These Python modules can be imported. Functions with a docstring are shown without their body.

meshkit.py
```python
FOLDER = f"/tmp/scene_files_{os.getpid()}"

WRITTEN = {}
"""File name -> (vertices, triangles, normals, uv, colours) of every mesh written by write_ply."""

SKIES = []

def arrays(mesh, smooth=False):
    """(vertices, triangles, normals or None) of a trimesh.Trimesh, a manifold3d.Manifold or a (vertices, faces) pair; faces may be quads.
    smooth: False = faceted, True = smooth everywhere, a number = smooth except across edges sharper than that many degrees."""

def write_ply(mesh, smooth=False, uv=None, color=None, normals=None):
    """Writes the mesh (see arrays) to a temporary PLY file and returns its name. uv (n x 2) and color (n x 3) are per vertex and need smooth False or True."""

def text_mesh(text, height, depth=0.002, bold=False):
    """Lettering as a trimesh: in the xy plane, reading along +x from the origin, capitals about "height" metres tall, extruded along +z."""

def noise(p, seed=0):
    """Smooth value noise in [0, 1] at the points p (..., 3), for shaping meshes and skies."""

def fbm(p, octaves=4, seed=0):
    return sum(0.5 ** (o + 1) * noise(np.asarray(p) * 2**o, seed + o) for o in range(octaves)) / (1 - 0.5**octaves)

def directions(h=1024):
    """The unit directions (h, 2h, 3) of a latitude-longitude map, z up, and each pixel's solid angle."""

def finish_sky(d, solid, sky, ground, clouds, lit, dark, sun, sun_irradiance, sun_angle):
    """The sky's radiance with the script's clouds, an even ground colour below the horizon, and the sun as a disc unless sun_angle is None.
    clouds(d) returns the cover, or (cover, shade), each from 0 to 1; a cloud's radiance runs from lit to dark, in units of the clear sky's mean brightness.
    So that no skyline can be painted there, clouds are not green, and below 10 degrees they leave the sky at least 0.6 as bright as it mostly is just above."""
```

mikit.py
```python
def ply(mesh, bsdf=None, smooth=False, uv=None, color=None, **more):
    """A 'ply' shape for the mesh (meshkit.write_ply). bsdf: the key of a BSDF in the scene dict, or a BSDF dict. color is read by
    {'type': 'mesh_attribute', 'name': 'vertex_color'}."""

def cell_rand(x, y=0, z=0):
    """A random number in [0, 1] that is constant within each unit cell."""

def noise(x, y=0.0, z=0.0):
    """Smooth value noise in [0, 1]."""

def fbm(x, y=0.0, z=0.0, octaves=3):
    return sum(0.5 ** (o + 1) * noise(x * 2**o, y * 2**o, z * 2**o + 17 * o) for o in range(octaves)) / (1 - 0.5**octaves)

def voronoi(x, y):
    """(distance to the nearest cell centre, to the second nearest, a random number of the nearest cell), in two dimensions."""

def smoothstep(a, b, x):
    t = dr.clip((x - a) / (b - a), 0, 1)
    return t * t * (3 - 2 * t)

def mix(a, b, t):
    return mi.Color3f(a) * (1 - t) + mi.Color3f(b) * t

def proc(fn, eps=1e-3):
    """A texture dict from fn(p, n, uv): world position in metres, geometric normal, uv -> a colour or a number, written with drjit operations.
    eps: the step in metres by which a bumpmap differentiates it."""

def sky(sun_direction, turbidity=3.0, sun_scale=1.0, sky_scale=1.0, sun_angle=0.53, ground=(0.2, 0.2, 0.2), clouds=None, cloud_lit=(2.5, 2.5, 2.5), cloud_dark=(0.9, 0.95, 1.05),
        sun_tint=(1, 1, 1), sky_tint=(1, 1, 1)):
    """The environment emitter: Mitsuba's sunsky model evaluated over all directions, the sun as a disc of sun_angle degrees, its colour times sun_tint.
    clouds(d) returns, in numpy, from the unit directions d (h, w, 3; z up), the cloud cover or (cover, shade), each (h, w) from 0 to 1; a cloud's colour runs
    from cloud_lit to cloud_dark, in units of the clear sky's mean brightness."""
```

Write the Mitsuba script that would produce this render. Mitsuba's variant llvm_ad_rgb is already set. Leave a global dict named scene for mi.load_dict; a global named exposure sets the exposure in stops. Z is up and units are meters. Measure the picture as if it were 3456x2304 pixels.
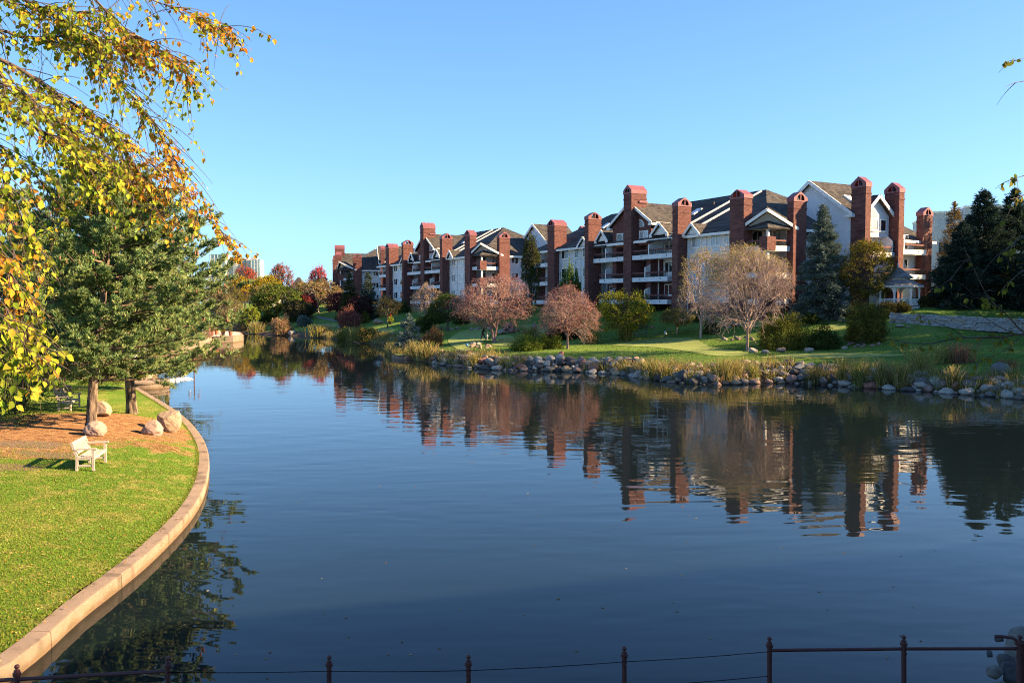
import math, random
import numpy as np, trimesh, shapely, manifold3d
import mitsuba as mi
import drjit as dr
import mikit, meshkit
from scipy.interpolate import RBFInterpolator
from scipy.spatial import Delaunay
T = mi.ScalarTransform4f
scene, labels = {}, {}

# ------------------------------------------------------------------ camera, sky, exposure
EYE = np.array([0.0, 0.0, 5.9]); FOC, CX, CY = 2790.0, 1728.0, 1152.0
PITCH = math.atan((1152 - 1022) / FOC)
scene['camera'] = {'type': 'perspective', 'fov': math.degrees(2 * math.atan(CX / FOC)), 'fov_axis': 'x', 'near_clip': 0.1, 'far_clip': 9000.0,
                   'to_world': T().look_at(origin=EYE.tolist(), target=(EYE + [0, math.cos(PITCH), -math.sin(PITCH)]).tolist(), up=[0, 0, 1])}
SUN = np.array([1.85, -0.22, 0.88])
scene['sky_light'] = mikit.sky(SUN.tolist(), turbidity=2.6, sun_tint=(1.0, 0.92, 0.80), sky_tint=(0.86, 1.11, 1.42), sky_scale=1.16, sun_scale=2.5)
exposure = 2.45

# ------------------------------------------------------------------ where a thing seen in the photograph stands
def ray(px, py):
    xc, yc = (px - CX) / FOC, -(py - CY) / FOC
    return np.array([xc, math.cos(PITCH) + yc * math.sin(PITCH), -math.sin(PITCH) + yc * math.cos(PITCH)])
def at(px, py, Y):
    d = ray(px, py); return EYE + d * (Y / d[1])
def onz(px, py, z):
    d = ray(px, py); return EYE + d * ((z - EYE[2]) / d[2])
def pxy(px, Y):            # ground position at that image column and depth
    return np.array([(px - CX) / FOC * Y * 1.0, Y])

# ------------------------------------------------------------------ helpers
def number(key, store):
    if key not in store: return key
    i = 1
    while f'{key}_{i:03d}' in store: i += 1
    return f'{key}_{i:03d}'
_last = {}
def fresh(key):
    i = _last.get(key, -1) + 1
    while True:
        k = key if i == 0 else f'{key}_{i:03d}'
        if k not in scene and k not in labels and k not in _used: break
        i += 1
    _last[key] = i; _used.add(k)
    return k
_used = set()
def thing(name, label, cat, group=None):
    k = fresh(name)
    labels[k] = {'label': label, 'category': cat}
    if group: labels[k]['group'] = group
    return k
def part(root, name, mesh, bsdf, smooth=False, color=None, uv=None, tw=None, kind=None, label=None):
    k = fresh(root + '__' + name)
    d = mesh if isinstance(mesh, dict) else mikit.ply(mesh, bsdf, smooth=smooth, color=color, uv=uv)
    if tw is not None: d = {**d, 'to_world': tw}
    scene[k] = d
    if kind or label: labels[k] = {x: y for x, y in (('kind', kind), ('label', label)) if y}
    return k
def single(name, label, cat, mesh, bsdf, smooth=False, color=None, uv=None, tw=None, group=None, kind=None):
    k = thing(name, label, cat, group)
    d = mesh if isinstance(mesh, dict) else mikit.ply(mesh, bsdf, smooth=smooth, color=color, uv=uv)
    if tw is not None: d = {**d, 'to_world': tw}
    scene[k] = d
    if kind: labels[k]['kind'] = kind
    return k
def struct(name, mesh, bsdf, smooth=False, uv=None, label=None, cat=None):
    k = fresh(name); scene[k] = mikit.ply(mesh, bsdf, smooth=smooth, uv=uv)
    labels[k] = {'kind': 'structure', 'label': label or name.replace('_', ' '), 'category': cat or name.split('_')[-1]}
    return k

def cat(ms):
    vs, fs, o = [], [], 0
    for m in ms:
        v, f = (m.vertices, m.faces) if hasattr(m, 'vertices') else m
        v, f = np.asarray(v, float), np.asarray(f, int)
        if f.shape[1] == 4: f = np.vstack([f[:, [0, 1, 2]], f[:, [0, 2, 3]]])
        vs.append(v); fs.append(f + o); o += len(v)
    return np.vstack(vs), np.vstack(fs)
def box(x0, x1, y0, y1, z0, z1):
    m = trimesh.creation.box(extents=(abs(x1 - x0), abs(y1 - y0), abs(z1 - z0)))
    m.apply_translation(((x0 + x1) / 2, (y0 + y1) / 2, (z0 + z1) / 2)); return m
def bar(a, b, w, h=None, up=(0, 0, 1)):
    """A square bar from a to b."""
    a, b = np.asarray(a, float), np.asarray(b, float); h = h or w
    t = (b - a); L = np.linalg.norm(t); t = t / L
    s = np.cross(t, up); s = np.cross(t, [1, 0, 0]) if np.linalg.norm(s) < 1e-6 else s
    s /= np.linalg.norm(s); n = np.cross(s, t)
    M = np.eye(4); M[:3, 0], M[:3, 1], M[:3, 2], M[:3, 3] = s, t, n, (a + b) / 2
    m = trimesh.creation.box(extents=(w, L, h)); m.apply_transform(M); return m
def prism(poly, axis, a, b):
    """Polygon of (p, q) extruded along an axis from a to b: axis 'x': (y, z); 'y': (x, z); 'z': (x, y)."""
    m = trimesh.creation.extrude_polygon(shapely.Polygon(poly), abs(b - a), engine='earcut')
    v = np.array(m.vertices); lo = min(a, b)
    v = {'x': lambda: np.stack([v[:, 2] + lo, v[:, 0], v[:, 1]], 1), 'y': lambda: np.stack([v[:, 0], v[:, 2] + lo, v[:, 1]], 1), 'z': lambda: np.stack([v[:, 0], v[:, 1], v[:, 2] + lo], 1)}[axis]()
    f = np.array(m.faces)
    if axis == 'y': f = f[:, ::-1]
    return v, f
def lathe(prof, n=16):
    return trimesh.creation.revolve(np.array(prof, float), sections=n)
def tubes(P, R, sides=5, cap=False):
    """Many polylines (k, n, 3) with radii (k, n) as tapered tubes."""
    P = np.asarray(P, float); P = P[None] if P.ndim == 2 else P
    k, n = P.shape[:2]; R = np.broadcast_to(np.asarray(R, float), (k, n))
    t = np.gradient(P, axis=1); t /= np.linalg.norm(t, axis=2, keepdims=True) + 1e-12
    ref = np.where(np.abs(t[..., 2:]) < 0.8, [0, 0, 1.0], [1.0, 0, 0])
    ref = np.broadcast_to(ref[:, :1], ref.shape)
    a = np.cross(t, ref); a /= np.linalg.norm(a, axis=2, keepdims=True) + 1e-12
    b = np.cross(t, a); ang = np.arange(sides) * 2 * np.pi / sides
    v = P[:, :, None] + R[:, :, None, None] * (np.cos(ang)[:, None] * a[:, :, None] + np.sin(ang)[:, None] * b[:, :, None])
    i, j = np.meshgrid(np.arange(n - 1), np.arange(sides), indexing='ij')
    q = np.stack([i * sides + j, (i + 1) * sides + j, (i + 1) * sides + (j + 1) % sides, i * sides + (j + 1) % sides], -1).reshape(-1, 4)
    f = (q[None] + (np.arange(k) * n * sides)[:, None, None]).reshape(-1, 4)
    return v.reshape(-1, 3), np.vstack([f[:, [0, 1, 2]], f[:, [0, 2, 3]]])
def bez(a, b, c, n=5):
    t = np.linspace(0, 1, n)[None, :, None]
    return (1 - t) ** 2 * a[:, None] + 2 * t * (1 - t) * b[:, None] + t ** 2 * c[:, None]
def unit(v): return v / (np.linalg.norm(v, axis=-1, keepdims=True) + 1e-12)
def leaves(base, d, nrm, L, W, col, fold=0.25, rich=False):
    """Leaf blades: base points, directions, approximate normals, lengths, widths, colours (all per leaf) -> mesh and vertex colours."""
    k = len(base); d = unit(d); s = unit(np.cross(d, nrm)); n = np.cross(s, d)
    L, W = (np.broadcast_to(np.asarray(x, float), (k,))[:, None] for x in (L, W))
    if rich:
        ks = [(0, 0, 0), (.22, .40, fold * .4), (.48, .50, fold * .5), (.78, .24, fold * .25), (1.0, 0, -.06), (.78, -.24, fold * .25), (.48, -.50, fold * .5), (.22, -.40, fold * .4), (.5, 0, 0)]
        fs = [(0, 1, 8), (1, 2, 8), (2, 3, 8), (3, 4, 8), (4, 5, 8), (5, 6, 8), (6, 7, 8), (7, 0, 8)]
    else:
        ks = [(0, 0, 0), (.45, .5, fold * .5), (1.0, 0, 0), (.45, -.5, fold * .5)]
        fs = [(0, 1, 2), (0, 2, 3)]
    v = np.stack([base + a * L * d + b * W * s + c * W * n for a, b, c in ks], 1)
    m = len(ks)
    f = (np.array(fs)[None] + (np.arange(k) * m)[:, None, None]).reshape(-1, 3)
    return (v.reshape(-1, 3), f), np.repeat(col, m, axis=0)
def tint(rng, pal, n, w=None, jit=0.14, gain=1.32):
    pal = np.array(pal, float) * gain; i = rng.choice(len(pal), n, p=None if w is None else np.array(w, float) / np.sum(w))
    return np.clip(pal[i] * (1 + jit * rng.standard_normal((n, 1))) * (1 + .06 * rng.standard_normal((n, 3))), .004, .95)
def ball(rng, n): return unit(rng.standard_normal((n, 3)))
def move(x, y, z=0.0, rz=0.0, s=1.0):
    return T().translate([float(x), float(y), float(z)]).rotate([0, 0, 1], float(rz)).scale(s)
# ------------------------------------------------------------------ materials
noise, fbm, sstep, mix = mikit.noise, mikit.fbm, mikit.smoothstep, mikit.mix
def mat(name, fn=None, rgb=None, rough=0.8, spec=0.25, bump=None, bscale=0.01, eps=0.01, two=True, **kw):
    base = mikit.proc(fn) if fn else {'type': 'rgb', 'value': list(rgb)}
    d = {'type': 'principled', 'base_color': base, 'roughness': rough, 'specular': spec, **kw}
    if bump: d = {'type': 'bumpmap', 'arbitrary': mikit.proc(bump, eps=eps), 'scale': bscale, 'bsdf': d}
    if two: d = {'type': 'twosided', 'bsdf': d}
    scene[name] = d
    return name
def turf(p, n, uv):
    big = fbm(p.x * .22, p.y * .22, 3.0, octaves=3); mid = fbm(p.x * 1.9, p.y * 1.9, 1.0, octaves=3); fine = noise(p.x * 11, p.y * 11, p.z * 5)
    g = mix((.068, .128, .022), (.112, .172, .034), sstep(.3, .7, big))
    g = mix(g, (.16, .16, .055), sstep(.55, .8, mid) * .5) * (.78 + .44 * fine)
    soil = mix((.060, .045, .032), (.115, .085, .055), fine)
    k = sstep(.35, .65, uv.x + (mid - .5) * .5)
    return g * (1 - k) + soil * k
mat('turf_material', turf, rough=.9, spec=.1, bump=lambda p, n, uv: fbm(p.x * 6, p.y * 6, 0, octaves=3), bscale=.05, eps=.05)
def lawn_col(p, n, uv):
    big = fbm(p.x * .35, p.y * .35, 9.0, octaves=3); mid = fbm(p.x * 2.3, p.y * 2.6, 1.0, octaves=4); fine = noise(p.x * 19, p.y * 19); f2 = noise(p.x * 45, p.y * 45)
    g = mix((.068, .130, .016), (.112, .162, .026), sstep(.32, .68, big))
    g = mix(g, (.25, .195, .07), sstep(.48, .76, mid) * .55) * (.55 + .5 * fine + .4 * f2)
    streak = fbm(p.x * 5 + p.y * 2, p.y * 22, 2.0, octaves=2)
    needles = mix((.14, .068, .032), (.275, .158, .08), sstep(.3, .7, streak)) * (.70 + .5 * f2)
    earth = mix((.115, .075, .052), (.17, .12, .085), fine)
    k = sstep(.32, .68, uv.x + (mid - .5) * .75)
    c = g * (1 - k) + needles * k
    e = sstep(.45, .75, uv.y + (mid - .5) * .7)
    return c * (1 - e) + earth * e
mat('lawn_material', lawn_col, rough=.95, spec=.08, bump=lambda p, n, uv: noise(p.x * 24, p.y * 24) + .6 * noise(p.x * 9, p.y * 9), bscale=.02, eps=.02)
mat('green_material', lambda p, n, uv: mix((.165, .205, .062), (.20, .235, .08), fbm(p.x * 1.3, p.y * 1.3)) * (.92 + .16 * noise(p.x * 9, p.y * 9)), rough=.95, spec=.05)
def conc(p, n, uv):
    a = fbm(p.x * 2.5, p.y * 2.5, p.z * 2.5, octaves=4); f = noise(p.x * 60, p.y * 60, p.z * 60); s = sstep(.83, .95, noise(p.x * 28, p.y * 28, p.z * 28))
    c = mix((.175, .13, .097), (.27, .205, .155), a) * (.86 + .22 * f)
    c = c * (1 - .5 * s) + mi.Color3f(.42, .36, .29) * .5 * s
    st = fbm(p.x * 3.1, p.y * 3.1, p.z * .6, octaves=3)
    c = c * (1 - .38 * sstep(.55, .75, st))
    c = mix(c, (.14, .13, .07), .55 * sstep(.24, .10, p.z) * sstep(.35, .6, fbm(p.x * 6, p.y * 6, 2.0)))
    wet = sstep(.16, .03, p.z + (a - .5) * .14)
    return mix(c, (.13, .085, .05), wet * .85)
mat('concrete_material', conc, rough=.85, bump=lambda p, n, uv: noise(p.x * 40, p.y * 40, p.z * 40), bscale=.004, eps=.006)
def pave(p, n, uv):
    return mix((.30, .24, .20), (.40, .32, .26), fbm(p.x, p.y, 0)) * (.85 + .3 * noise(p.x * 8, p.y * 8))
mat('paving_material', pave, rough=.9)
mat('path_material', lambda p, n, uv: mix((.13, .13, .135), (.20, .195, .19), fbm(p.x * 2, p.y * 2)), rough=.9)
# water: still, slightly murky, small ripples
def ripple(p, n, uv):
    w = fbm(p.x * .10, p.y * .13, 0.0, octaves=2)
    a = fbm(p.x * .55 + w * 3, p.y * 1.5 + w * 2, 4.0, octaves=3)
    b = noise(p.x * .9 - p.y * .25, p.y * 3.4 + w * 5, 2.0)
    calm = .35 + .9 * sstep(.35, .65, fbm(p.x * .045, p.y * .06, 7.0, octaves=2))
    return (a * 1.0 + b * .22) * calm
scene['water_material'] = {'type': 'bumpmap', 'arbitrary': mikit.proc(ripple, eps=.05), 'scale': .0068,
    'bsdf': {'type': 'plastic', 'int_ior': 1.333, 'diffuse_reflectance': {'type': 'rgb', 'value': [.006, .012, .015]}, 'nonlinear': False}}
def brick(p, n, uv):
    h = p.x * .55 + p.y * .84 + (p.x * .84 - p.y * .55)
    r = dr.floor(p.z / .10); c = dr.floor(h / .30 + .5 * (r - 2 * dr.floor(r / 2)))
    v = mikit.cell_rand(r, c, 3)
    m = fbm(p.x * .5, p.y * .5, p.z * .5)
    return mix((.090, .036, .033), (.17, .075, .065), v) * (.85 + .3 * m)
mat('brick_material', brick, rough=.85, bump=lambda p, n, uv: dr.minimum(1, 6 * dr.abs(p.z / .10 - dr.floor(p.z / .10) - .5) * 0 + sstep(.0, .12, p.z / .10 - dr.floor(p.z / .10))), bscale=.008, eps=.01)
def siding(p, n, uv):
    t = p.z / .20 - dr.floor(p.z / .20)
    return mix((.62, .63, .64), (.70, .705, .71), fbm(p.x * .4, p.y * .4, p.z * 1.5)) * (.93 + .07 * sstep(.0, .12, t))
mat('siding_material', siding, rough=.6, bump=lambda p, n, uv: -(p.z / .20 - dr.floor(p.z / .20)), bscale=.02, eps=.015)
mat('white_trim_material', lambda p, n, uv: mix((.72, .71, .68), (.80, .79, .77), fbm(p.x * 2, p.y * 2, p.z * 2)), rough=.5)
def shingle(p, n, uv):
    h = p.x * .7 + p.y * .7; r = dr.floor(p.z / .12); c = dr.floor(h / .4 + mikit.cell_rand(r, 0, 1))
    return mix((.038, .036, .036), (.095, .086, .080), mikit.cell_rand(r, c, 5)) * (.8 + .4 * fbm(p.x * .3, p.y * .3, p.z * .3))
mat('shingle_material', shingle, rough=.95, spec=.1)
mat('red_metal_material', lambda p, n, uv: mix((.19, .068, .082), (.235, .09, .10), fbm(p.x, p.y, p.z)), rough=.45)
mat('maroon_wood_material', lambda p, n, uv: mix((.125, .048, .044), (.175, .070, .062), fbm(p.x * 2, p.y * 2, p.z)), rough=.7)
scene['window_glass_material'] = {'type': 'twosided', 'bsdf': {'type': 'plastic', 'int_ior': 1.6, 'diffuse_reflectance': mikit.proc(lambda p, n, uv: mix((.022, .025, .028), (.34, .36, .38), sstep(.50, .56, noise(p.x * 1.1 + p.y * .7, p.z * .35, 3.0))))}}  # pale patches in the colour stand in for curtains and reflected sky
mat('interior_material', rgb=(.03, .028, .028), rough=.9)
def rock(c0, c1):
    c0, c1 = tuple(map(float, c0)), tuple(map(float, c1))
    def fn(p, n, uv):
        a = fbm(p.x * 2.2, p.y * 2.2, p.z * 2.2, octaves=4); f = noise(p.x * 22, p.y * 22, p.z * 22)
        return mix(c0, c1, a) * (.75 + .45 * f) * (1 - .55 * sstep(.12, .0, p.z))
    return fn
rock_bump = lambda p, n, uv: fbm(p.x * 7, p.y * 7, p.z * 7, octaves=4)
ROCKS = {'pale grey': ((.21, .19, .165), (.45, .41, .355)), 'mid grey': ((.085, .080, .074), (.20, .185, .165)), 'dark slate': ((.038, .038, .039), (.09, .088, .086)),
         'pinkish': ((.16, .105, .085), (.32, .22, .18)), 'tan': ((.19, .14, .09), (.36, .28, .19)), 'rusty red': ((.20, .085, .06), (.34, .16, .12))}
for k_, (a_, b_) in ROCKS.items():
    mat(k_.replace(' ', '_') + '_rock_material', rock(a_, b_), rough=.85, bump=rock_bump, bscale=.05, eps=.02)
mat('lawn_rock_material', rock((.24, .172, .12), (.39, .295, .225)), rough=.85, bump=rock_bump, bscale=.05, eps=.015)
mat('lawn_pink_rock_material', rock((.22, .15, .125), (.38, .285, .24)), rough=.85, bump=rock_bump, bscale=.06, eps=.015)
def bark(c0, c1, s=1.0):
    def fn(p, n, uv):
        a = fbm(p.x * 9 * s, p.y * 9 * s, p.z * 2.0 * s, octaves=3)
        return mix(c0, c1, sstep(.3, .7, a))
    return fn
bark_bump = lambda p, n, uv: fbm(p.x * 14, p.y * 14, p.z * 3.5, octaves=3)
mat('pine_bark_material', bark((.045, .032, .026), (.22, .160, .120)), rough=.95, bump=bark_bump, bscale=.05, eps=.02)
mat('dark_bark_material', bark((.045, .035, .028), (.12, .095, .075)), rough=.95)
mat('grey_bark_material', bark((.24, .175, .155), (.41, .315, .285), .5), rough=.9)
mat('crab_bark_material', bark((.17, .108, .100), (.31, .215, .195), .5), rough=.9)
mat('birch_bark_material', bark((.055, .042, .038), (.13, .095, .082)), rough=.8)
for nm, tr, ro in (('leaf_material', .75, .55), ('needle_material', .35, .6)):
    scene[nm] = {'type': 'principledthin', 'base_color': {'type': 'mesh_attribute', 'name': 'vertex_color'}, 'roughness': ro, 'diff_trans': tr, 'spec_trans': 0.0, 'eta': 1.35}
scene['coloured_material'] = {'type': 'twosided', 'bsdf': {'type': 'principled', 'base_color': {'type': 'mesh_attribute', 'name': 'vertex_color'}, 'roughness': .7, 'specular': .3}}
mat('bench_wood_material', lambda p, n, uv: mix((.32, .265, .225), (.44, .385, .34), fbm(p.x * 14, p.y * 14, p.z * 14)), rough=.75)
mat('rail_paint_material', lambda p, n, uv: mix((.055, .018, .018), (.085, .028, .026), fbm(p.x * 8, p.y * 8, p.z * 8)), rough=.45, spec=.4)
scene['cable_material'] = {'type': 'roughconductor', 'material': 'Al', 'alpha': .25}
mat('dark_metal_material', rgb=(.02, .02, .022), rough=.4)
mat('teal_pipe_material', rgb=(.09, .17, .16), rough=.5)
mat('terracotta_material', rgb=(.42, .13, .09), rough=.8)
mat('wood_edging_material', lambda p, n, uv: mix((.17, .11, .075), (.26, .18, .13), noise(p.x * 3, p.y * 3, p.z * 20)), rough=.9)
mat('white_paint_material', rgb=(.78, .78, .77), rough=.5)
mat('foam_material', rgb=(.85, .86, .86), rough=.9)
mat('blue_plastic_material', rgb=(.06, .25, .62), rough=.4)
mat('gazebo_roof_material', lambda p, n, uv: mix((.10, .095, .095), (.21, .20, .20), mikit.cell_rand(dr.floor(p.z / .11), dr.floor((p.x + p.y) / .3), 2)), rough=.9)
mat('cream_wall_material', rgb=(.50, .45, .38), rough=.8)
mat('tower_green_glass_material', lambda p, n, uv: mix((.12, .22, .23), (.34, .46, .46), mikit.cell_rand(dr.floor(p.x / 3.3), dr.floor(p.y / 3.3), dr.floor(p.z / 3.3))), rough=.15, spec=.8)
mat('tower_stone_material', rgb=(.56, .49, .44), rough=.8)
mat('stone_wall_joint_material', rgb=(.05, .05, .048), rough=.95)
# ------------------------------------------------------------------ the lake and the land round it
def W0(px, py): p = onz(px, py, 0.0); return (p[0], p[1])
FAR_SHORE = [(3700, 1372), (3456, 1346), (3300, 1334), (3100, 1319), (2900, 1307), (2700, 1293), (2560, 1290), (2440, 1300), (2300, 1294), (2200, 1281), (2100, 1263), (2000, 1258),
             (1900, 1254), (1800, 1251), (1700, 1250), (1600, 1243), (1500, 1233), (1440, 1222), (1390, 1213), (1325, 1208), (1300, 1198), (1318, 1180), (1330, 1168), (1290, 1163), (1250, 1160), (1200, 1153),
             (1140, 1147), (1080, 1139), (1000, 1134), (930, 1131), (860, 1128), (800, 1119), (760, 1114), (700, 1111), (600, 1110), (500, 1109)]
far_shore = np.array([W0(*q) for q in FAR_SHORE])
KERB = [(0, 2330), (70, 2272), (154, 2206), (264, 2099), (367, 2018), (450, 1953), (514, 1897), (573, 1838), (625, 1782), (661, 1735), (690, 1680), (705, 1620), (708, 1570), (697, 1520), (672, 1478), (640, 1440), (600, 1405), (550, 1372), (505, 1345), (468, 1322)]
kerb_line = np.array([[-16.5, 2.0], [-12.0, 8.2]] + [W0(*q) for q in KERB])
def resample(line, step):
    ls = shapely.LineString(line); n = max(2, int(ls.length / step) + 1)
    return np.array([ls.interpolate(t, normalized=True).coords[0] for t in np.linspace(0, 1, n)])
def chaikin(p, k=2):
    p = np.asarray(p, float)
    for _ in range(k):
        q = np.empty((2 * len(p) - 2, p.shape[1])); q[0::2] = .75 * p[:-1] + .25 * p[1:]; q[1::2] = .25 * p[:-1] + .75 * p[1:]
        p = np.vstack([p[:1], q, p[-1:]])
    return p
kerb_line = resample(chaikin(kerb_line, 3), .25)
far_shore = chaikin(far_shore, 2)
basin_c = np.array(pxy(488, 57.5)); 
left_edge = [(-26.4, 57.3), (-27.2, 60.5), (-28.4, 66), (-33, 71), (-38.5, 78), (-41, 88), (-42, 96), W0(600, 1181), W0(660, 1172), W0(700, 1164), W0(716, 1158), W0(787, 1156.5)]
pier_back = [(-41.6, 128.0), (-46, 140.0), (-62, 160.0), (-80, 172)]
near_edge = [(7.5, 10.4), (7.2, 11.2), (7.3, 12.2), (8.1, 13.0), (9.2, 14.0), (11.5, 17.5), (20.5, 30.0), (34.0, 44.0)]
lake = shapely.Polygon(list(map(tuple, kerb_line[8:])) + left_edge + pier_back + list(map(tuple, far_shore[::-1])) + near_edge[::-1] + [(7.5, 10.2), (-11.2, 10.2)])
lake = lake.buffer(0)
if lake.geom_type != 'Polygon': lake = max(lake.geoms, key=lambda g: g.area)
# heights of the far bank: (image column, depth, height)
CTRL = [(3456, 58, 1.9), (3300, 60, 1.7), (3100, 62, 1.65), (2900, 64, 1.6), (2700, 65.5, 1.6), (2500, 66.5, 1.55), (2400, 66, 1.55), (2200, 70, 1.4), (2000, 75, 1.35), (1800, 76.5, 1.3), (1600, 78.5, 1.15), (1450, 85, .75),
        (2800, 72, 1.85), (2400, 78, 1.75), (2200, 85, 1.75), (1900, 92, 1.7), (1630, 95, 1.65), (1500, 100, 1.4), (1380, 93, .5), (1380, 100, .8), (1330, 112, .9), (1250, 128, .9), (1100, 148, .8), (950, 156, .8),
        (3300, 72.5, 3.35), (3120, 73.5, 3.55), (2980, 76, 3.8), (2850, 80, 3.7), (2700, 83, 4.0), (2550, 86, 3.6), (2350, 92, 3.5), (2100, 98, 3.3), (1900, 106, 2.6), (1800, 107, 2.0), (1700, 110, 2.2), (1600, 115, 2.3),
        (1450, 118, 2.6), (1350, 125, 2.3), (1200, 134, 1.3), (1000, 160, 1.3), (850, 176, 1.3), (3456, 72, 3.2), (3456, 76, 4.6), (3300, 76.5, 4.75), (3120, 77.5, 5.0),
        (3456, 86, 5.8), (3300, 85, 5.7), (3030, 83, 5.5), (2800, 88, 5.2), (2580, 90, 5.0), (2300, 99, 5.1), (2000, 114, 5.1), (1800, 126, 5.1), (1600, 138, 4.8), (1350, 158, 4.9), (1200, 180, 4.6), (1000, 195, 3.4),
        (800, 205, 3.2), (500, 215, 3.0), (3456, 140, 6.2), (1728, 250, 5.6), (0, 300, 4.0), (2500, 200, 6.0), (2600, 900, 6), (1000, 900, 5), (3456, 300, 6), (-2000, 60, 1.2), (-500, 80, 1.1), (-3000, 30, 1.0)]
cp = np.array([[*pxy(a, b), c] for a, b, c in CTRL] + [[*q, .35] for q in far_shore[::4]] + [[*q, .5] for q in left_edge] + [[40, 40, 1.5], [30, 10, .6], [60, 0, 1], [0, -40, .3], [-40, -30, .5], [400, 100, 4], [-400, 200, 3], [80, 60, 3.5], [80, 100, 6]])
rbf = RBFInterpolator(cp[:, :2], cp[:, 2], kernel='linear', smoothing=.3)
def stretch(lo, hi, a, b, step, grow=1.25):
    mid = list(np.arange(a, b, step)); out = mid[:]
    s, x = step, a
    while x > lo: s *= grow; x -= s; out.insert(0, x)
    s, x = step, mid[-1]
    while x < hi: s *= grow; x += s; out.append(x)
    return np.array(out)
gx, gy = stretch(-3500, 3500, -52, 56, .9), stretch(-200, 5000, 8, 150, .9)
GX, GY = np.meshgrid(gx, gy, indexing='ij')
flat = np.stack([GX.ravel(), GY.ravel()], 1)
GZ = rbf(np.clip(flat, [-900, -150], [900, 1500]))
pts = shapely.points(flat)
shapely.prepare(lake)
inside = shapely.contains(lake, pts)
sd = shapely.distance(shapely.boundary(lake), pts) * np.where(inside, -1, 1)
leftish = shapely.contains(shapely.Polygon([(-3500, -200), (-11.2, 10.2)] + [tuple(q) for q in kerb_line[8:]] + left_edge + pier_back + [(-3500, 172)]).buffer(3), pts)
bank = np.where(sd < 0, np.maximum(-1.6, sd * .45), np.minimum(np.maximum(GZ, .25), .02 + .55 * sd))
land = np.where(leftish, np.where(sd < .9, -1.6, np.minimum(GZ, .9) - .35), bank)
near = (flat[:, 1] < 30) & ~leftish & (sd > 0)
land = np.where(near, np.minimum(land, .12 + .25 * np.maximum(0, sd)), land)
GZ = land.reshape(GX.shape)
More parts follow.
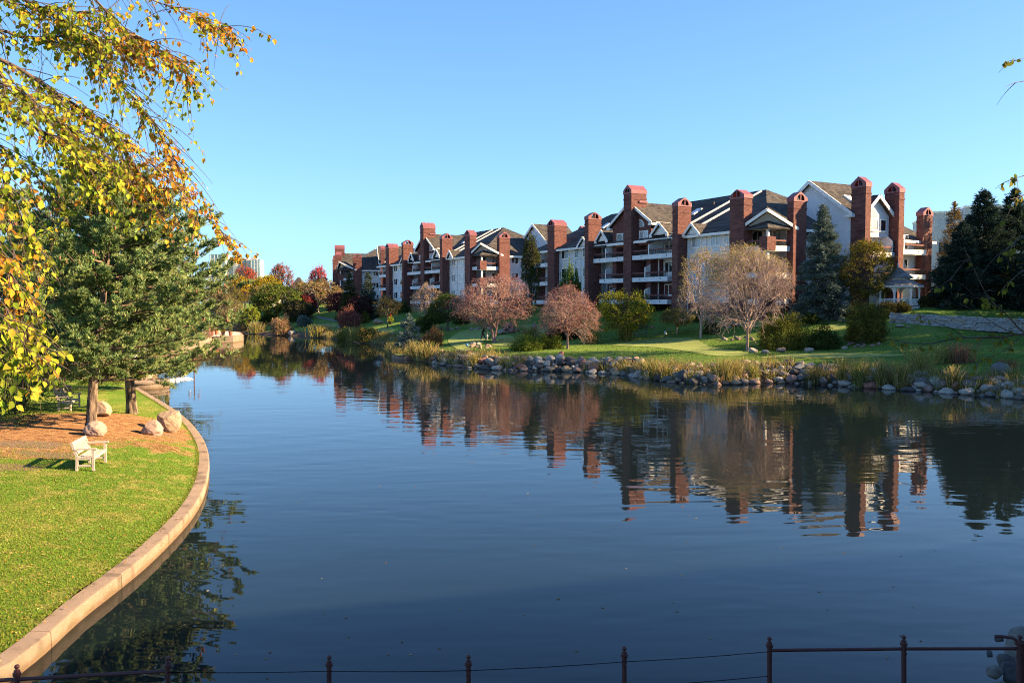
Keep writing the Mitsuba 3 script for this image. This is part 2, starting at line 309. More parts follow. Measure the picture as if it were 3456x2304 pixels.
def bilerp(Z, x, y):
    i = np.clip(np.searchsorted(gx, x) - 1, 0, len(gx) - 2); j = np.clip(np.searchsorted(gy, y) - 1, 0, len(gy) - 2)
    a = np.clip((x - gx[i]) / (gx[i + 1] - gx[i]), 0, 1); b = np.clip((y - gy[j]) / (gy[j + 1] - gy[j]), 0, 1)
    return Z[i, j] * (1 - a) * (1 - b) + Z[i + 1, j] * a * (1 - b) + Z[i, j + 1] * (1 - a) * b + Z[i + 1, j + 1] * a * b
def ground(x, y): return bilerp(GZ, np.asarray(x, float), np.asarray(y, float))
def gp(px, py, y0=45.0, y1=400.0):
    """Where the line of sight at that pixel meets the bank."""
    Y = np.arange(y0, y1, .25); d = ray(px, py); P = EYE + d[None] * (Y / d[1])[:, None]
    g = ground(P[:, 0], P[:, 1]); k = np.nonzero((P[:, 2] <= g) & (g > .02))[0]
    i = k[0] if len(k) else len(Y) - 1
    return np.array([P[i, 0], P[i, 1], g[i]])
def gd(px, Y):
    x, y = pxy(px, Y); return np.array([x, y, float(ground(x, y))])
nz = meshkit.noise(np.stack([flat[:, 0] * .25, flat[:, 1] * .25, flat[:, 0] * 0], 1), 3)
soil = np.clip(1.15 - np.maximum(sd, 0) / (2.6 + 2.2 * nz), 0, 1) * (sd < 9)
nX, nY = len(gx), len(gy)
I, J = np.meshgrid(np.arange(nX - 1), np.arange(nY - 1), indexing='ij')
quad = np.stack([I * nY + J, (I + 1) * nY + J, (I + 1) * nY + J + 1, I * nY + J + 1], -1).reshape(-1, 4)
struct('ground', (np.stack([GX.ravel(), GY.ravel(), GZ.ravel()], 1), quad), 'turf_material', smooth=True, uv=np.stack([soil, soil * 0], 1), label='grassy bank and parkland rising from the lake', cat='ground')
w_ = 260.0
struct('lake_water', (np.array([[-w_, -30, 0], [w_, -30, 0], [w_, 330, 0], [-w_, 330, 0.0]]), np.array([[0, 1, 2, 3]])), 'water_material', label='calm blue lake with small ripples', cat='water')

def drape(poly, zf, step=.6, lift=0.0):
    """A triangulated sheet over a polygon, its heights from zf(x, y)."""
    x0, y0, x1, y1 = poly.bounds
    ring = resample(np.array(poly.exterior.coords), step * .6)[:-1]
    A, B = np.meshgrid(np.arange(x0, x1, step), np.arange(y0, y1, step)); q = np.stack([A.ravel(), B.ravel()], 1)
    q = q[shapely.contains(poly.buffer(-step * .35), shapely.points(q))]
    p = np.vstack([ring, q]); tri = Delaunay(p).simplices
    c = p[tri].mean(1); tri = tri[shapely.contains(poly, shapely.points(c))]
    a, b, c3 = (p[tri[:, i]] for i in range(3))
    cr = (b[:, 0] - a[:, 0]) * (c3[:, 1] - a[:, 1]) - (b[:, 1] - a[:, 1]) * (c3[:, 0] - a[:, 0])
    tri = np.where((cr < 0)[:, None], tri[:, ::-1], tri)
    return np.column_stack([p, zf(p[:, 0], p[:, 1]) + lift]), tri

# left lawn behind the kerb
def offset(line, d):
    t = np.gradient(line, axis=0); t = unit(t); n = np.stack([-t[:, 1], t[:, 0]], 1); return line + n * d
KT = .30                                   # kerb top above the water
kin = offset(kerb_line, .36)
LAWN = [(300, 1590, .80), (0, 1900, .62), (0, 1560, .95), (300, 1452, 1.05), (440, 1396, 1.0), (120, 1400, 1.2), (-300, 1500, 1.1), (-400, 1900, .8), (560, 1500, .72), (300, 2000, .42), (420, 1750, .52), (600, 1600, .48)]
lp = np.array([onz(*q) for q in LAWN] + [[*q, KT - .02] for q in kin[::6]] + [[-26, 62, 1.05], [-45, 60, 1.3], [-45, 20, 1.0], [-45, 0, .8]])
lrbf = RBFInterpolator(lp[:, :2], lp[:, 2], kernel='linear', smoothing=.02)
def lawn_z(x, y): return lrbf(np.stack([np.ravel(x), np.ravel(y)], 1))
lawn_poly = shapely.Polygon([tuple(q) for q in kin] + [(-26.9, 58.5), (-44, 60), (-60, 40), (-60, 2)]).buffer(0)
if lawn_poly.geom_type != 'Polygon': lawn_poly = max(lawn_poly.geoms, key=lambda g: g.area)
lv, lf = drape(lawn_poly, lawn_z, .5)
def lawn_at(px, py):
    d = ray(px, py); Y = np.arange(11, 64, .05); P = EYE + d[None] * (Y / d[1])[:, None]
    g = lawn_z(P[:, 0], P[:, 1]); i = np.nonzero(P[:, 2] <= g)[0]
    i = i[0] if len(i) else len(Y) - 1
    return np.array([P[i, 0], P[i, 1], g[i]])
def blob(v, c, r, rot=0.0):
    d = v[:, :2] - np.asarray(c)[:2]; a = math.radians(rot)
    x, y = d[:, 0] * math.cos(a) + d[:, 1] * math.sin(a), -d[:, 0] * math.sin(a) + d[:, 1] * math.cos(a)
    return np.clip(1.35 - np.sqrt((x / r[0]) ** 2 + (y / r[1]) ** 2), 0, 1)
bed = np.maximum.reduce([blob(lv, lawn_at(330, 1430), (5.0, 4.6)), blob(lv, lawn_at(140, 1455), (4.6, 3.4)), blob(lv, lawn_at(60, 1520), (2.8, 1.6)), blob(lv, lawn_at(520, 1500), (1.6, 1.2)) * .8])
bare = np.maximum.reduce([blob(lv, lawn_at(90, 1500), (1.9, .8)), blob(lv, lawn_at(180, 1535), (1.7, .5)), blob(lv, lawn_at(10, 1575), (1.4, .8)), blob(lv, lawn_at(555, 1468), (.7, .3)), blob(lv, lawn_at(10, 1440), (1.0, .5))])
struct('lawn', (lv, lf), 'lawn_material', smooth=True, uv=np.stack([bed, bare], 1), label='sunlit lawn with fallen pine needles behind the curved kerb', cat='lawn')
# grass tufts of the lawn
rg = np.random.default_rng(5)
def lawn_points(n, poly, rng, near=(0, 18), s=14):
    out = []
    while sum(map(len, out)) < n:
        r = rng.exponential(s, n); a = rng.uniform(-.66, -.20, n)
        q = np.stack([a * (11 + r), 11 + r], 1); q = q[(q[:, 1] < 45)]
        out.append(q[shapely.contains(poly, shapely.points(q))])
    return np.vstack(out)[:n]
q = lawn_points(70000, lawn_poly, rg)
edge = kin[(np.arange(len(kin)) > 10)]; qe = edge[rg.integers(0, len(edge), 14000)] + rg.normal(0, .035, (14000, 2)) + np.array([-.03, .01])
q = np.vstack([q, qe])
u_ = np.column_stack([q, lawn_z(q[:, 0], q[:, 1]) - .004]); k = len(u_)
bm = np.maximum(blob(u_, lawn_at(330, 1430), (5.0, 4.6)), blob(u_, lawn_at(140, 1455), (4.6, 3.4)))
keep = rg.random(k) > bm * 1.1; u_ = u_[keep]; k = len(u_)
dd = unit(np.stack([rg.normal(0, .55, k), rg.normal(0, .55, k), np.ones(k)], 1))
gm, gc = leaves(u_, dd, ball(rg, k), rg.uniform(.025, .065, k), rg.uniform(.010, .022, k), tint(rg, [(.165, .25, .030), (.21, .28, .038), (.28, .28, .06), (.105, .18, .024), (.38, .30, .12)], k, (4, 4, 2, 3, 1.6), gain=.95))
scene['grass'] = mikit.ply(gm, 'leaf_material', color=gc); labels['grass'] = {'label': 'short green grass blades of the mown lawn', 'category': 'grass', 'kind': 'stuff'}
# fallen leaves on lawn and kerb
q = lawn_points(420, lawn_poly.buffer(.3), rg); k = len(q)
dz = np.column_stack([q, np.maximum(lawn_z(q[:, 0], q[:, 1]), KT) + .02])
fm, fc = leaves(dz, np.column_stack([rg.normal(0, 1, (k, 2)), rg.normal(0, .15, k)]), np.column_stack([rg.normal(0, .3, (k, 2)), np.ones(k)]), rg.uniform(.04, .075, k), rg.uniform(.03, .05, k), tint(rg, [(.55, .30, .06), (.36, .15, .06), (.62, .45, .22)], k, gain=1.1), .5)
scene['fallen_leaves'] = mikit.ply(fm, 'leaf_material', color=fc); labels['fallen_leaves'] = {'label': 'scattered fallen autumn leaves lying on the lawn', 'category': 'leaves', 'kind': 'stuff'}

# concrete seawall, cast in sections
wall = thing('seawall', 'curved pale concrete seawall kerb between the lawn and the water', 'wall')
prof = np.array([(0, -.7), (0, KT - .05), (.012, KT - .018), (.045, KT), (.345, KT + .004), (.36, KT - .02), (.36, -.7)])   # across, height
step = 12; n = len(kerb_line)
for i in range(0, n - 2, step):
    seg = kerb_line[i:min(i + step + 1, n)]
    if len(seg) < 2: continue
    t = unit(np.gradient(seg, axis=0)); nn = np.stack([-t[:, 1], t[:, 0]], 1)
    seg = seg.copy(); seg[0] += t[0] * .011; seg[-1] -= t[-1] * .011
    V = np.concatenate([np.column_stack([seg[j] + nn[j] * prof[:, :1], prof[:, 1]]) for j in range(len(seg))])
    m = len(prof); a, b = np.meshgrid(np.arange(len(seg) - 1), np.arange(m - 1), indexing='ij')
    Q = np.stack([a * m + b, a * m + b + 1, (a + 1) * m + b + 1, (a + 1) * m + b], -1).reshape(-1, 4)
    caps = [[0, j, j + 1] for j in range(1, m - 1)]; e = (len(seg) - 1) * m; caps += [[e, e + j + 1, e + j] for j in range(1, m - 1)]
    part(wall, 'section', (V, np.vstack([Q[:, [0, 1, 2]], Q[:, [0, 2, 3]], np.array(caps)])), 'concrete_material', smooth=35)
# stone paved quay on the left shore and its pier
quay = shapely.Polygon([(-27.2, 58.2)] + left_edge + pier_back + [(-140, 172), (-140, 61), (-44, 60.2)]).buffer(0)
if quay.geom_type != 'Polygon': quay = max(quay.geoms, key=lambda g: g.area)
k_ = thing('quay', 'concrete quay and pier with paved top on the far left shore', 'quay')
m = trimesh.creation.extrude_polygon(quay, 2.0, engine='earcut'); m.apply_translation((0, 0, -1.03))
part(k_, 'wall', m, 'concrete_material')
part(k_, 'paving', drape(quay.buffer(-.35), lambda x, y: np.full(len(np.ravel(x)), .982), 6.0), 'paving_material')
ledge = np.array([(-40.2, 86), (-41.4, 95), W0(606, 1183), W0(666, 1174), W0(703, 1166), W0(719, 1159.5)])
lg = shapely.LineString(chaikin(ledge, 2)).buffer(.55, cap_style='flat'); m = trimesh.creation.extrude_polygon(lg, 1.0, engine='earcut'); m.apply_translation((0, 0, -.62))
part(k_, 'ledge', m, 'concrete_material')
struct('promenade', drape(shapely.Polygon([(-11.2, 10.1), (8.2, 10.1), (14, 8), (14, -14), (-14, -14), (-14, 4)]), lambda x, y: np.full(len(np.ravel(x)), .16), 2.0), 'paving_material', label='paved lakeside walk below the viewpoint', cat='path')
pm = box(-11.2, 8.3, 10.1, 10.35, -1.2, .16)
single('promenade_wall', 'low concrete edge under the dark railing', 'wall', pm, 'concrete_material')
# ------------------------------------------------------------------ apartment buildings (x along the front towards the right, y into the block, z up)
BP = []       # (name, parent index or None, mesh, bsdf, smooth)
def bp(name, mesh, bsdf, parent=None):
    BP.append((name, parent, mikit.ply(mesh, bsdf) if not isinstance(mesh, dict) else mesh)); return len(BP) - 1
G0 = 3.0
def side_map(m, side, c):
    """Things are modelled on a front (facing -y at y = 0); put them at y = c, or on a right-hand face (facing +x) at x = c."""
    v, f = (np.array(m.vertices), np.array(m.faces)) if hasattr(m, 'vertices') else m
    v = v.copy()
    if side == 'y': v[:, 1] += c
    else: v = np.stack([c - v[:, 1], v[:, 0], v[:, 2]], 1)
    return v, f
def window(x0, x1, z0, z1, c, side='y', mull=1, parent=None, name='window'):
    w = .11
    fr = [box(x0, x1, -.07, .02, z0, z0 + w), box(x0, x1, -.07, .02, z1 - w, z1), box(x0, x0 + w, -.07, .02, z0 + w, z1 - w), box(x1 - w, x1, -.07, .02, z0 + w, z1 - w)]
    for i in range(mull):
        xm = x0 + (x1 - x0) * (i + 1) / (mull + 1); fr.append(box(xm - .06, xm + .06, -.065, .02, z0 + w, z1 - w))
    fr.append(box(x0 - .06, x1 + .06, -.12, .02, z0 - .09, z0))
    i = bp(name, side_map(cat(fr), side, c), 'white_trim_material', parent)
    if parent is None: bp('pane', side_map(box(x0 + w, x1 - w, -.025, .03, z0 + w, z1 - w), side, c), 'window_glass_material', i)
    return i
def arc(cx, z0, r, n=10, a0=0, a1=math.pi): return [(cx + r * math.cos(t), z0 + r * math.sin(t)) for t in np.linspace(a0, a1, n)]
def half_round(cx, z0, r, c, side='y', parent=None, a0=0, a1=math.pi):
    out = arc(cx, z0, r + .09, 12, a0, a1); inn = arc(cx, z0 + .02, r, 12, a0, a1)
    if a1 - a0 < 3: out.append((cx, z0 - .0)); inn.append((cx + (.05 if a0 < 1 else -.05), z0 + .05))
    bp('arched_window', side_map(cat([prism(out, 'y', -.06, .0), prism(inn, 'y', -.075, -.06)][:1]), side, c), 'white_trim_material', parent)
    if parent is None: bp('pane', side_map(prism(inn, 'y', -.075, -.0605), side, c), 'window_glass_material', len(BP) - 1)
def slope_roof(tri_list, thick=.16):
    """Convex planar faces given as lists of points, thickened downwards."""
    out = []
    for p in tri_list:
        p = np.array(p, float); n = np.cross(p[1] - p[0], p[2] - p[0]); n /= np.linalg.norm(n); n *= np.sign(n[2])
        k = len(p); v = np.vstack([p, p - n * thick]); f = [[0, i, i + 1] for i in range(1, k - 1)] + [[k, k + i + 1, k + i] for i in range(1, k - 1)]
        for i in range(k): j = (i + 1) % k; f += [[i, k + i, k + j], [i, k + j, j]]
        out.append((v, np.array(f)))
    return cat(out)
def chimney(x0, x1, y0, y1, zb, zt, gable, z0=G0):
    """Brick stack with a red metal cap; gable: the axis its arched ends face ('x' or 'y')."""
    i = bp('chimney', cat([box(x0, x1, y0, y1, z0, zb), box(x0 - .05, x1 + .05, y0 - .05, y1 + .05, zb - .75, zb - .60)]), 'brick_material')
    e = .06; x0, x1, y0, y1 = x0 - e, x1 + e, y0 - e, y1 + e
    sh = zb + .40 * (zt - zb)
    a, b = ((x0, x1) if gable == 'y' else (y0, y1)); lo, hi = ((y0, y1) if gable == 'y' else (x0, x1))
    mid, w = (a + b) / 2, (b - a)
    shell = shapely.Polygon([(a, zb), (b, zb), (b, sh), (mid + w * .03, zt), (mid - w * .03, zt), (a, sh)])
    r = w * .27; zc = zb + .16
    holes = []
    for s in (-1, 1):
        h = [(mid + s * .05, zc), (mid + s * r, zc)] + [(mid + s * r * math.cos(t), zc + r * 1.15 * math.sin(t)) for t in np.linspace(.15, 1.45, 7)] + [(mid + s * .05, zc + r * 1.15)]
        holes.append(shapely.Polygon(h))
    ring = shell.difference(shapely.union_all(holes))
    core = shell.difference(shell.buffer(-.09))
    def ext(poly, p, q):
        ms = []
        for g in getattr(poly, 'geoms', [poly]):
            m = trimesh.creation.extrude_polygon(g, q - p, engine='earcut'); v = np.array(m.vertices)
            v = np.stack([v[:, 0], v[:, 2] + p, v[:, 1]], 1) if gable == 'y' else np.stack([v[:, 2] + p, v[:, 0], v[:, 1]], 1)
            f = np.array(m.faces)[:, ::-1] if gable == 'y' else np.array(m.faces)
            ms.append((v, f))
        return cat(ms)
    bp('cap', cat([ext(ring, lo, lo + .10), ext(ring, hi - .10, hi), ext(core, lo + .10, hi - .10)]), 'red_metal_material', i)
    bp('flue', cat([box((x0 + x1) / 2 - .2, (x0 + x1) / 2 + .2, (y0 + y1) / 2 - .2, (y0 + y1) / 2 + .2, zb - .1, zb + .55)]), 'dark_metal_material', i)
def balcony(x0, x1, y0, y1, z, div=None, side='y', c=0.0, ends=True):
    S = lambda m: side_map(m, side, c)
    i = bp('balcony', S(box(x0, x1, y0, y1, z, z + .55)), 'siding_material')
    zr = z + 1.02
    rails = [box(x0 + .05, x1 - .05, y0 + .02, y0 + .14, zr, zr + .17)]
    if ends: rails += [box(x0 + .05, x0 + .17, y0 + .14, y1, zr, zr + .17), box(x1 - .17, x1 - .05, y0 + .14, y1, zr, zr + .17)]
    bp('rail', S(cat(rails)), 'maroon_wood_material', i)
    bal = [box(x - .012, x + .012, y0 + .07, y0 + .095, z + .55, zr) for x in np.arange(x0 + .12, x1 - .1, .13)]
    if ends: bal += [box(xx - .012, xx + .012, y - .012, y + .012, z + .55, zr) for xx in (x0 + .11, x1 - .11) for y in np.arange(y0 + .2, y1, .13)]
    k = bp('baluster', S(cat(bal)), 'dark_metal_material', i)
    BP[k] = (*BP[k], 'stuff')
    bp('scupper', S(cat([box(x0 + (x1 - x0) * t - .07, x0 + (x1 - x0) * t + .07, y0 - .012, y0 + .01, z + .26, z + .42) for t in (.22, .8)])), 'interior_material', i)
    if div is not None:
        P = [(y0 + .05, z + .55), (y1, z + .55), (y1, z + 2.45), (y1 - .55, z + 2.45), (y0 + .05, z + 1.75)]
        bp('privacy_screen', S(prism(P, 'x', div - .05, div + .05)), 'siding_material', i)
        bp('screen_trim', S(cat([box(div - .08, div + .08, y0 + .0, y0 + .05, z + .55, z + 1.78), bar((div, y0 + .03, z + 1.77), (div, y1 - .55, z + 2.49), .16, .06)])), 'white_trim_material', i)
    return i
def gablet(x0, x1, ze, zp, y, back, side='y', c=0.0, win=True, infill='siding_material'):
    S = lambda m: side_map(m, side, c)
    xm = (x0 + x1) / 2; ov = .25
    i = bp('dormer', S(prism([(x0 + ov, ze), (x1 - ov, ze), (xm, zp - .2)], 'y', y + .35, y + .6)), infill)
    bp('dormer_roof', S(slope_roof([[(x0, y, ze), (xm, y, zp), (xm, back, zp), (x0, back, ze)], [(x1, y, ze), (x1, back, ze), (xm, back, zp), (xm, y, zp)]])), 'shingle_material', i)
    bp('trim', S(cat([bar((x0, y - .03, ze - .10), (xm, y - .03, zp - .10), .1, .26), bar((x1, y - .035, ze - .10), (xm, y - .035, zp - .10), .1, .26), box(x0 - .05, x0 + .45, y - .08, y + .02, ze - .28, ze - .04), box(x1 - .45, x1 + .05, y - .08, y + .02, ze - .28, ze - .04)])), 'white_trim_material', i)
    if win: half_round(xm, ze + .12, min(.62, (x1 - x0) * .2), y + .35 + c if side == 'y' else c, side, i)

ZE, ZR = 13.75, 19.4
# walls: the main block, with siding bays flush at y = 0 and loggias set back
for m_ in [box(-24.5, 21.6, 2.3, 18, G0, ZE), box(-24.5, 18.7, 1.6, 2.3, G0, ZE), box(18.7, 21.6, 2.3, 4.9, G0, ZE)]: bp('wall', m_, 'siding_material')
for m_ in [box(-17.1, -8.1, 0, 1.6, 5.9, ZE), box(11.3, 19.2, 0, 1.6, 5.9, ZE)]: bp('wall', m_, 'siding_material')
for m_ in [box(-17.05, -8.15, .05, 1.6, G0, 5.9), box(11.35, 19.15, .05, 1.6, G0, 5.9)]: bp('plinth', m_, 'brick_material')
for m_ in [box(21.6, 23.75, 4.9, 9, G0, ZE), box(18, 26.9, 9.0, 15.3, G0, 15.6), box(15, 25.0, 15.31, 25, G0, 13.2), box(-24.5, 18, 18, 19, G0, ZE)]: bp('wall', m_, 'siding_material')
# centre gable in brick
gpoly = shapely.Polygon([(-3.75, 13.2), (4.4, 13.2), (4.4, 16.3), (.32, 18.75), (-3.75, 16.3)])
bp('brick_gable', cat([prism(list(gpoly.exterior.coords)[:-1], 'y', 0, 1.6), box(-3.75, -2.9, 0, 1.6, G0, 13.2), box(3.55, 4.4, 0, 1.6, G0, 13.2), box(-3.75, 4.4, 1.61, 8, ZE, 16.3)]), 'brick_material')
for m_ in [box(-4.2, -3.76, .9, 1.6, G0, ZE), box(4.41, 4.9, .9, 1.6, G0, ZE), box(-19.6, -19.1, .3, 1.6, G0, 13.4), box(-24.5, -23.9, .3, 1.6, G0, 13.4), box(-7.1, -4.2, 1.55, 1.6, G0, 8.5), box(4.9, 10.2, 1.55, 1.6, G0, 8.5)]: bp('brick_pier', m_, 'brick_material')
# main hip roof
x0, x1, y0, y1, ym, a, b = -25.4, 24.5, -.65, 18.65, 9.0, -16.6, 14.8
roof = bp('roof', slope_roof([[(x0, y0, ZE), (x1, y0, ZE), (b, ym, ZR), (a, ym, ZR)], [(x1, y1, ZE), (x0, y1, ZE), (a, ym, ZR), (b, ym, ZR)], [(x1, y0, ZE), (x1, y1, ZE), (b, ym, ZR)], [(x0, y1, ZE), (x0, y0, ZE), (a, ym, ZR)]]), 'shingle_material')
def eave(pts, z, name='fascia', h=.30):
    return cat([bar((*p, z - h / 2), (*q, z - h / 2), .1, h) for p, q in zip(pts[:-1], pts[1:])])
bp('fascia', cat([eave([(x0, y0), (20.4, y0)], ZE + .02), eave([(x0, y1), (x0, y0 + .06)], ZE + .02), eave([(24.5, 3.4), (24.5, y1)], ZE + .02)]), 'white_trim_material')
bp('soffit', cat([box(x0 + .1, 20.4, y0 + .06, 1.5, ZE - .16, ZE - .10), box(21.7, 24.4, 3.4, 9, ZE - .16, ZE - .10)]), 'white_trim_material')
for px_, pz_ in ((-6, 17.0), (8, 18.2), (3, 16.2)): bp('roof_vent', box(px_ - .12, px_ + .12, 9 - (ZR - pz_) / .6 - .1, 9 - (ZR - pz_) / .6 + .12, pz_ - .2, pz_ + .35), 'dark_metal_material')
# sloping white parapets that divide the roof
for xx in (8.3, -9.5, 11.3):
    bp('parapet', bar((xx, -.6, ZE + .12), (xx + 3.2, 8.6, ZR - .22), .22, .36), 'white_trim_material')
for xx, yy in ((6.5, 5.4), (-12.5, 5.0)):
    zz = ZE + (yy + .65) * .585
    bp('skylight', cat([bar((xx, yy - .7, zz - .35), (xx, yy + .7, zz + .47), .95, .22)]), 'white_trim_material')
# centre gable roof
bp('gable_roof', slope_roof([[(-4.35, -.45, 16.05), (.32, -.45, 18.95), (.32, 9.3, 18.95), (-4.35, 9.3, 16.05)], [(5.0, -.45, 16.05), (5.0, 9.3, 16.05), (.32, 9.3, 18.95), (.32, -.45, 18.95)]]), 'shingle_material')
bp('gable_trim', cat([bar((-4.4, -.47, 15.88), (.3, -.47, 18.80), .1, .32), bar((5.05, -.475, 15.88), (.34, -.475, 18.80), .1, .32), box(-4.5, -3.75, -.5, .3, 15.60, 15.86), box(4.4, 5.15, -.5, .3, 15.60, 15.86), box(4.95, 5.05, .3, 9, 15.72, 16.0), box(-4.4, -4.3, .3, 9, 15.72, 16.0)]), 'white_trim_material')
chimney(0, 1.65, -1.0, 1.4, 19.85, 21.0, 'y')
bp('chimney_flashing', box(-.1, 1.8, .2, 1.5, 18.72, 18.98), 'red_metal_material')
window(-2.75, -.35, 13.55, 15.05, 0); window(2.05, 3.9, 13.55, 15.05, 0)
half_round(-.3, 15.55, .9, 0, a0=math.pi / 2, a1=math.pi); half_round(2.1, 15.55, .9, 0, a0=0, a1=math.pi / 2)
# stacks along the front and round the corner
chimney(-19.1, -17.1, -.9, 1.2, 17.25, 18.25, 'y'); chimney(-8.1, -7.15, -1.6, .5, 17.3, 18.3, 'x'); chimney(10.3, 11.3, -1.5, .5, 17.2, 18.25, 'x')
chimney(19.2, 21.3, -.9, .3, 17.1, 18.1, 'y'); chimney(23.8, 24.67, 2.9, 4.85, 16.6, 17.65, 'x')
chimney(26.95, 28.75, 9.0, 9.85, 18.05, 19.2, 'y'); chimney(26.95, 28.75, 14.4, 15.25, 17.8, 18.95, 'y'); chimney(25.05, 25.9, 22.6, 24.3, 16.0, 17.0, 'x')
# windows of the siding bays
for k in range(3):
    z = 6.75 + 2.78 * k
    for p, q, m in ((-16.5, -14.6, 1), (-13.0, -11.9, 0), (-10.9, -8.7, 1)): window(p, q, z, z + 1.42, 0, mull=m)
    for p, q, m in ((12.0, 13.7, 1), (15.3, 16.9, 1), (17.4, 18.9, 1)): window(p, q, z, z + 1.42, 0, mull=m)
    # loggia windows and doors
    for p in (-6.6, 5.2): window(p, p + 1.7, z + .1, z + 1.5, 1.6)
    for p in (-2.5, 2.2, 7.7): window(p, p + 1.3, z - .55, z + 1.5, 1.6, name='balcony_door')
    window(-22.9, -21.4, z - .55, z + 1.5, 1.6, name='balcony_door')
    balcony(-24.3, -19.2, -.5, 1.6, 5.75 + 2.8 * k, div=-21.9 if k == 2 else None)
    balcony((-7.1, -5.6, -5.6)[2 - k], 0, -.85, 1.6, 5.75 + 2.8 * k, div=(-4.2 if k else -3.2), ends=False)
    balcony(1.66, (10.2, 8.7, 8.7)[2 - k], -.85, 1.6, 5.75 + 2.8 * k, div=(5.0 if k == 2 else 4.3), ends=False)
    bp('loggia_wall', cat([box(-1.0, -.02, 1.0, 1.6, G0 + .1, 13.2)]) if k == 0 else box(-.9, -.8, 1.02, 1.6, z, z + .1), 'brick_material')
# dormers over the bays
gablet(-6.9, -3.9, 14.25, 15.75, -.75, 4.0); gablet(5.1, 8.6, 14.25, 15.75, -.75, 4.0); gablet(-11.3, -8.3, 13.85, 15.15, -.8, 3.5); gablet(11.35, 14.2, 13.85, 15.15, -.8, 3.5)
bp('dormer_hood', slope_roof([[(-7.4, -1.0, 13.5), (-4.2, -1.0, 13.5), (-4.2, .6, 14.35), (-7.4, .6, 14.35)], [(4.7, -1.0, 13.5), (9.2, -1.0, 13.5), (9.2, .6, 14.35), (4.7, .6, 14.35)]]), 'shingle_material')
# open corner with its diagonal gable and wrap-round balconies
cg = bp('corner_gable', slope_roof([[(20.2, -.75, 13.85), (23.95, -.2, 15.75), (20.6, 3.1, 15.75)], [(24.65, 3.6, 13.85), (20.6, 3.1, 15.75), (23.95, -.2, 15.75)]]), 'shingle_material')
bp('trim', cat([bar((20.2, -.8, 13.72), (24.0, -.25, 15.62), .1, .32), bar((24.7, 3.6, 13.72), (24.0, -.25, 15.62), .1, .32)]), 'white_trim_material', cg)
tri = np.array([[20.45, -.3, 13.72], [24.2, 3.45, 13.72], [23.55, .2, 15.4], [20.35, -.2, 13.72], [24.1, 3.55, 13.72], [23.45, .3, 15.4]])
bp('infill', (tri, np.array([[0, 1, 2], [3, 5, 4]])), 'siding_material', cg)
for k in range(3):
    z = 5.75 + 2.8 * k
    i = bp('corner_balcony', cat([box(21.3, 24.3, -.5, 2.85, z, z + .55), box(21.3, 21.6, 2.85, 4.0, z, z + .55)]), 'siding_material')
    for m_ in (box(21.35, 23.2, -.45, -.33, z + 1.02, z + 1.19), box(24.13, 24.25, .75, 2.85, z + 1.02, z + 1.19)): bp('rail', m_, 'maroon_wood_material', i)
    bl = bp('baluster', cat([box(x - .012, x + .012, -.4, -.376, z + .55, z + 1.02) for x in np.arange(21.45, 23.2, .13)] + [box(24.18, 24.204, y - .012, y + .012, z + .55, z + 1.02) for y in np.arange(.8, 2.85, .13)]), 'dark_metal_material', i)
    BP[bl] = (*BP[bl], 'stuff')
    bp('corner_pier', box(23.2, 24.35, -.55, .7, z + .05 if k else G0, z + 1.5), 'brick_material', i)
    bp('post', box(23.75, 24.0, -.1, .15, z + 1.5, z + 2.79 if k < 2 else 13.6), 'white_trim_material', i)
    window(19.4, 21.0, z + .6, z + 2.45, 2.3, name='balcony_door'); window(3.0, 4.4, z + .6, z + 2.45, 21.6, side='x', name='balcony_door')
    for p in (5.6, 7.4): window(p, p + 1.4, z + 1.05, z + 2.45, 23.75, side='x')
    window(10.4, 11.6, z + 1.05, z + 2.45, 26.9, side='x')
for xx, yy in ((-16.98, -.06), (-11.4, -.06), (11.45, -.06), (14.5, -.06), (-3.9, .82), (4.95, .82)): bp('downspout', box(xx - .05, xx + .05, yy - .05, yy + .05, G0 + 1, 13.5), 'white_trim_material')
for xx in (-6.3, -1.8, 2.6, 6.9):
    for z in (8.6, 11.4): bp('wall_lamp', box(xx - .1, xx + .1, 1.45, 1.6, z + 2.0, z + 2.25), 'dark_metal_material')
# rear wing with the tall side gable
wg = bp('wing_gable', prism([(16.6, 13), (26.9, 13), (26.9, 15.6), (21.6, 19.3), (16.6, 15.8)], 'y', 9.02, 9.4), 'siding_material')
bp('wing_roof', slope_roof([[(15.9, 8.6, 15.45), (21.6, 8.6, 19.55), (21.6, 15.7, 19.55), (15.9, 15.7, 15.45)], [(27.3, 8.6, 15.45), (27.3, 15.7, 15.45), (21.6, 15.7, 19.55), (21.6, 8.6, 19.55)]]), 'shingle_material')
bp('wing_trim', cat([bar((15.8, 8.57, 15.28), (21.6, 8.57, 19.4), .1, .36), bar((27.4, 8.565, 15.28), (21.6, 8.565, 19.4), .1, .36), box(26.5, 27.45, 8.5, 9.0, 15.0, 15.3), box(27.25, 27.35, 8.9, 15.7, 15.16, 15.46)]), 'white_trim_material')
bp('wing_gable', prism([(16.6, 13), (26.9, 13), (26.9, 15.6), (21.6, 19.3), (16.6, 15.8)], 'y', 15.0, 15.3), 'siding_material')
for zz, yy in ((17.2, 11.5),): bp('skylight', bar((21.6 + (19.55 - zz - .45) / .72, yy, zz + .52), (21.6 + (19.55 - zz + .45) / .72, yy, zz - .38), 1.0, .24), 'white_trim_material')
bp('lower_roof', slope_roof([[(14.6, 15.2, 15.3), (14.6, 25.6, 15.3), (20, 25.6, 15.9), (20, 15.2, 15.9)], [(25.6, 15.3, 13.1), (25.6, 25.6, 13.1), (20, 25.6, 15.9), (20, 15.3, 15.9)]]), 'shingle_material')
bp('lower_fascia', eave([(25.6, 15.3), (25.6, 25.6)], 13.1), 'white_trim_material')
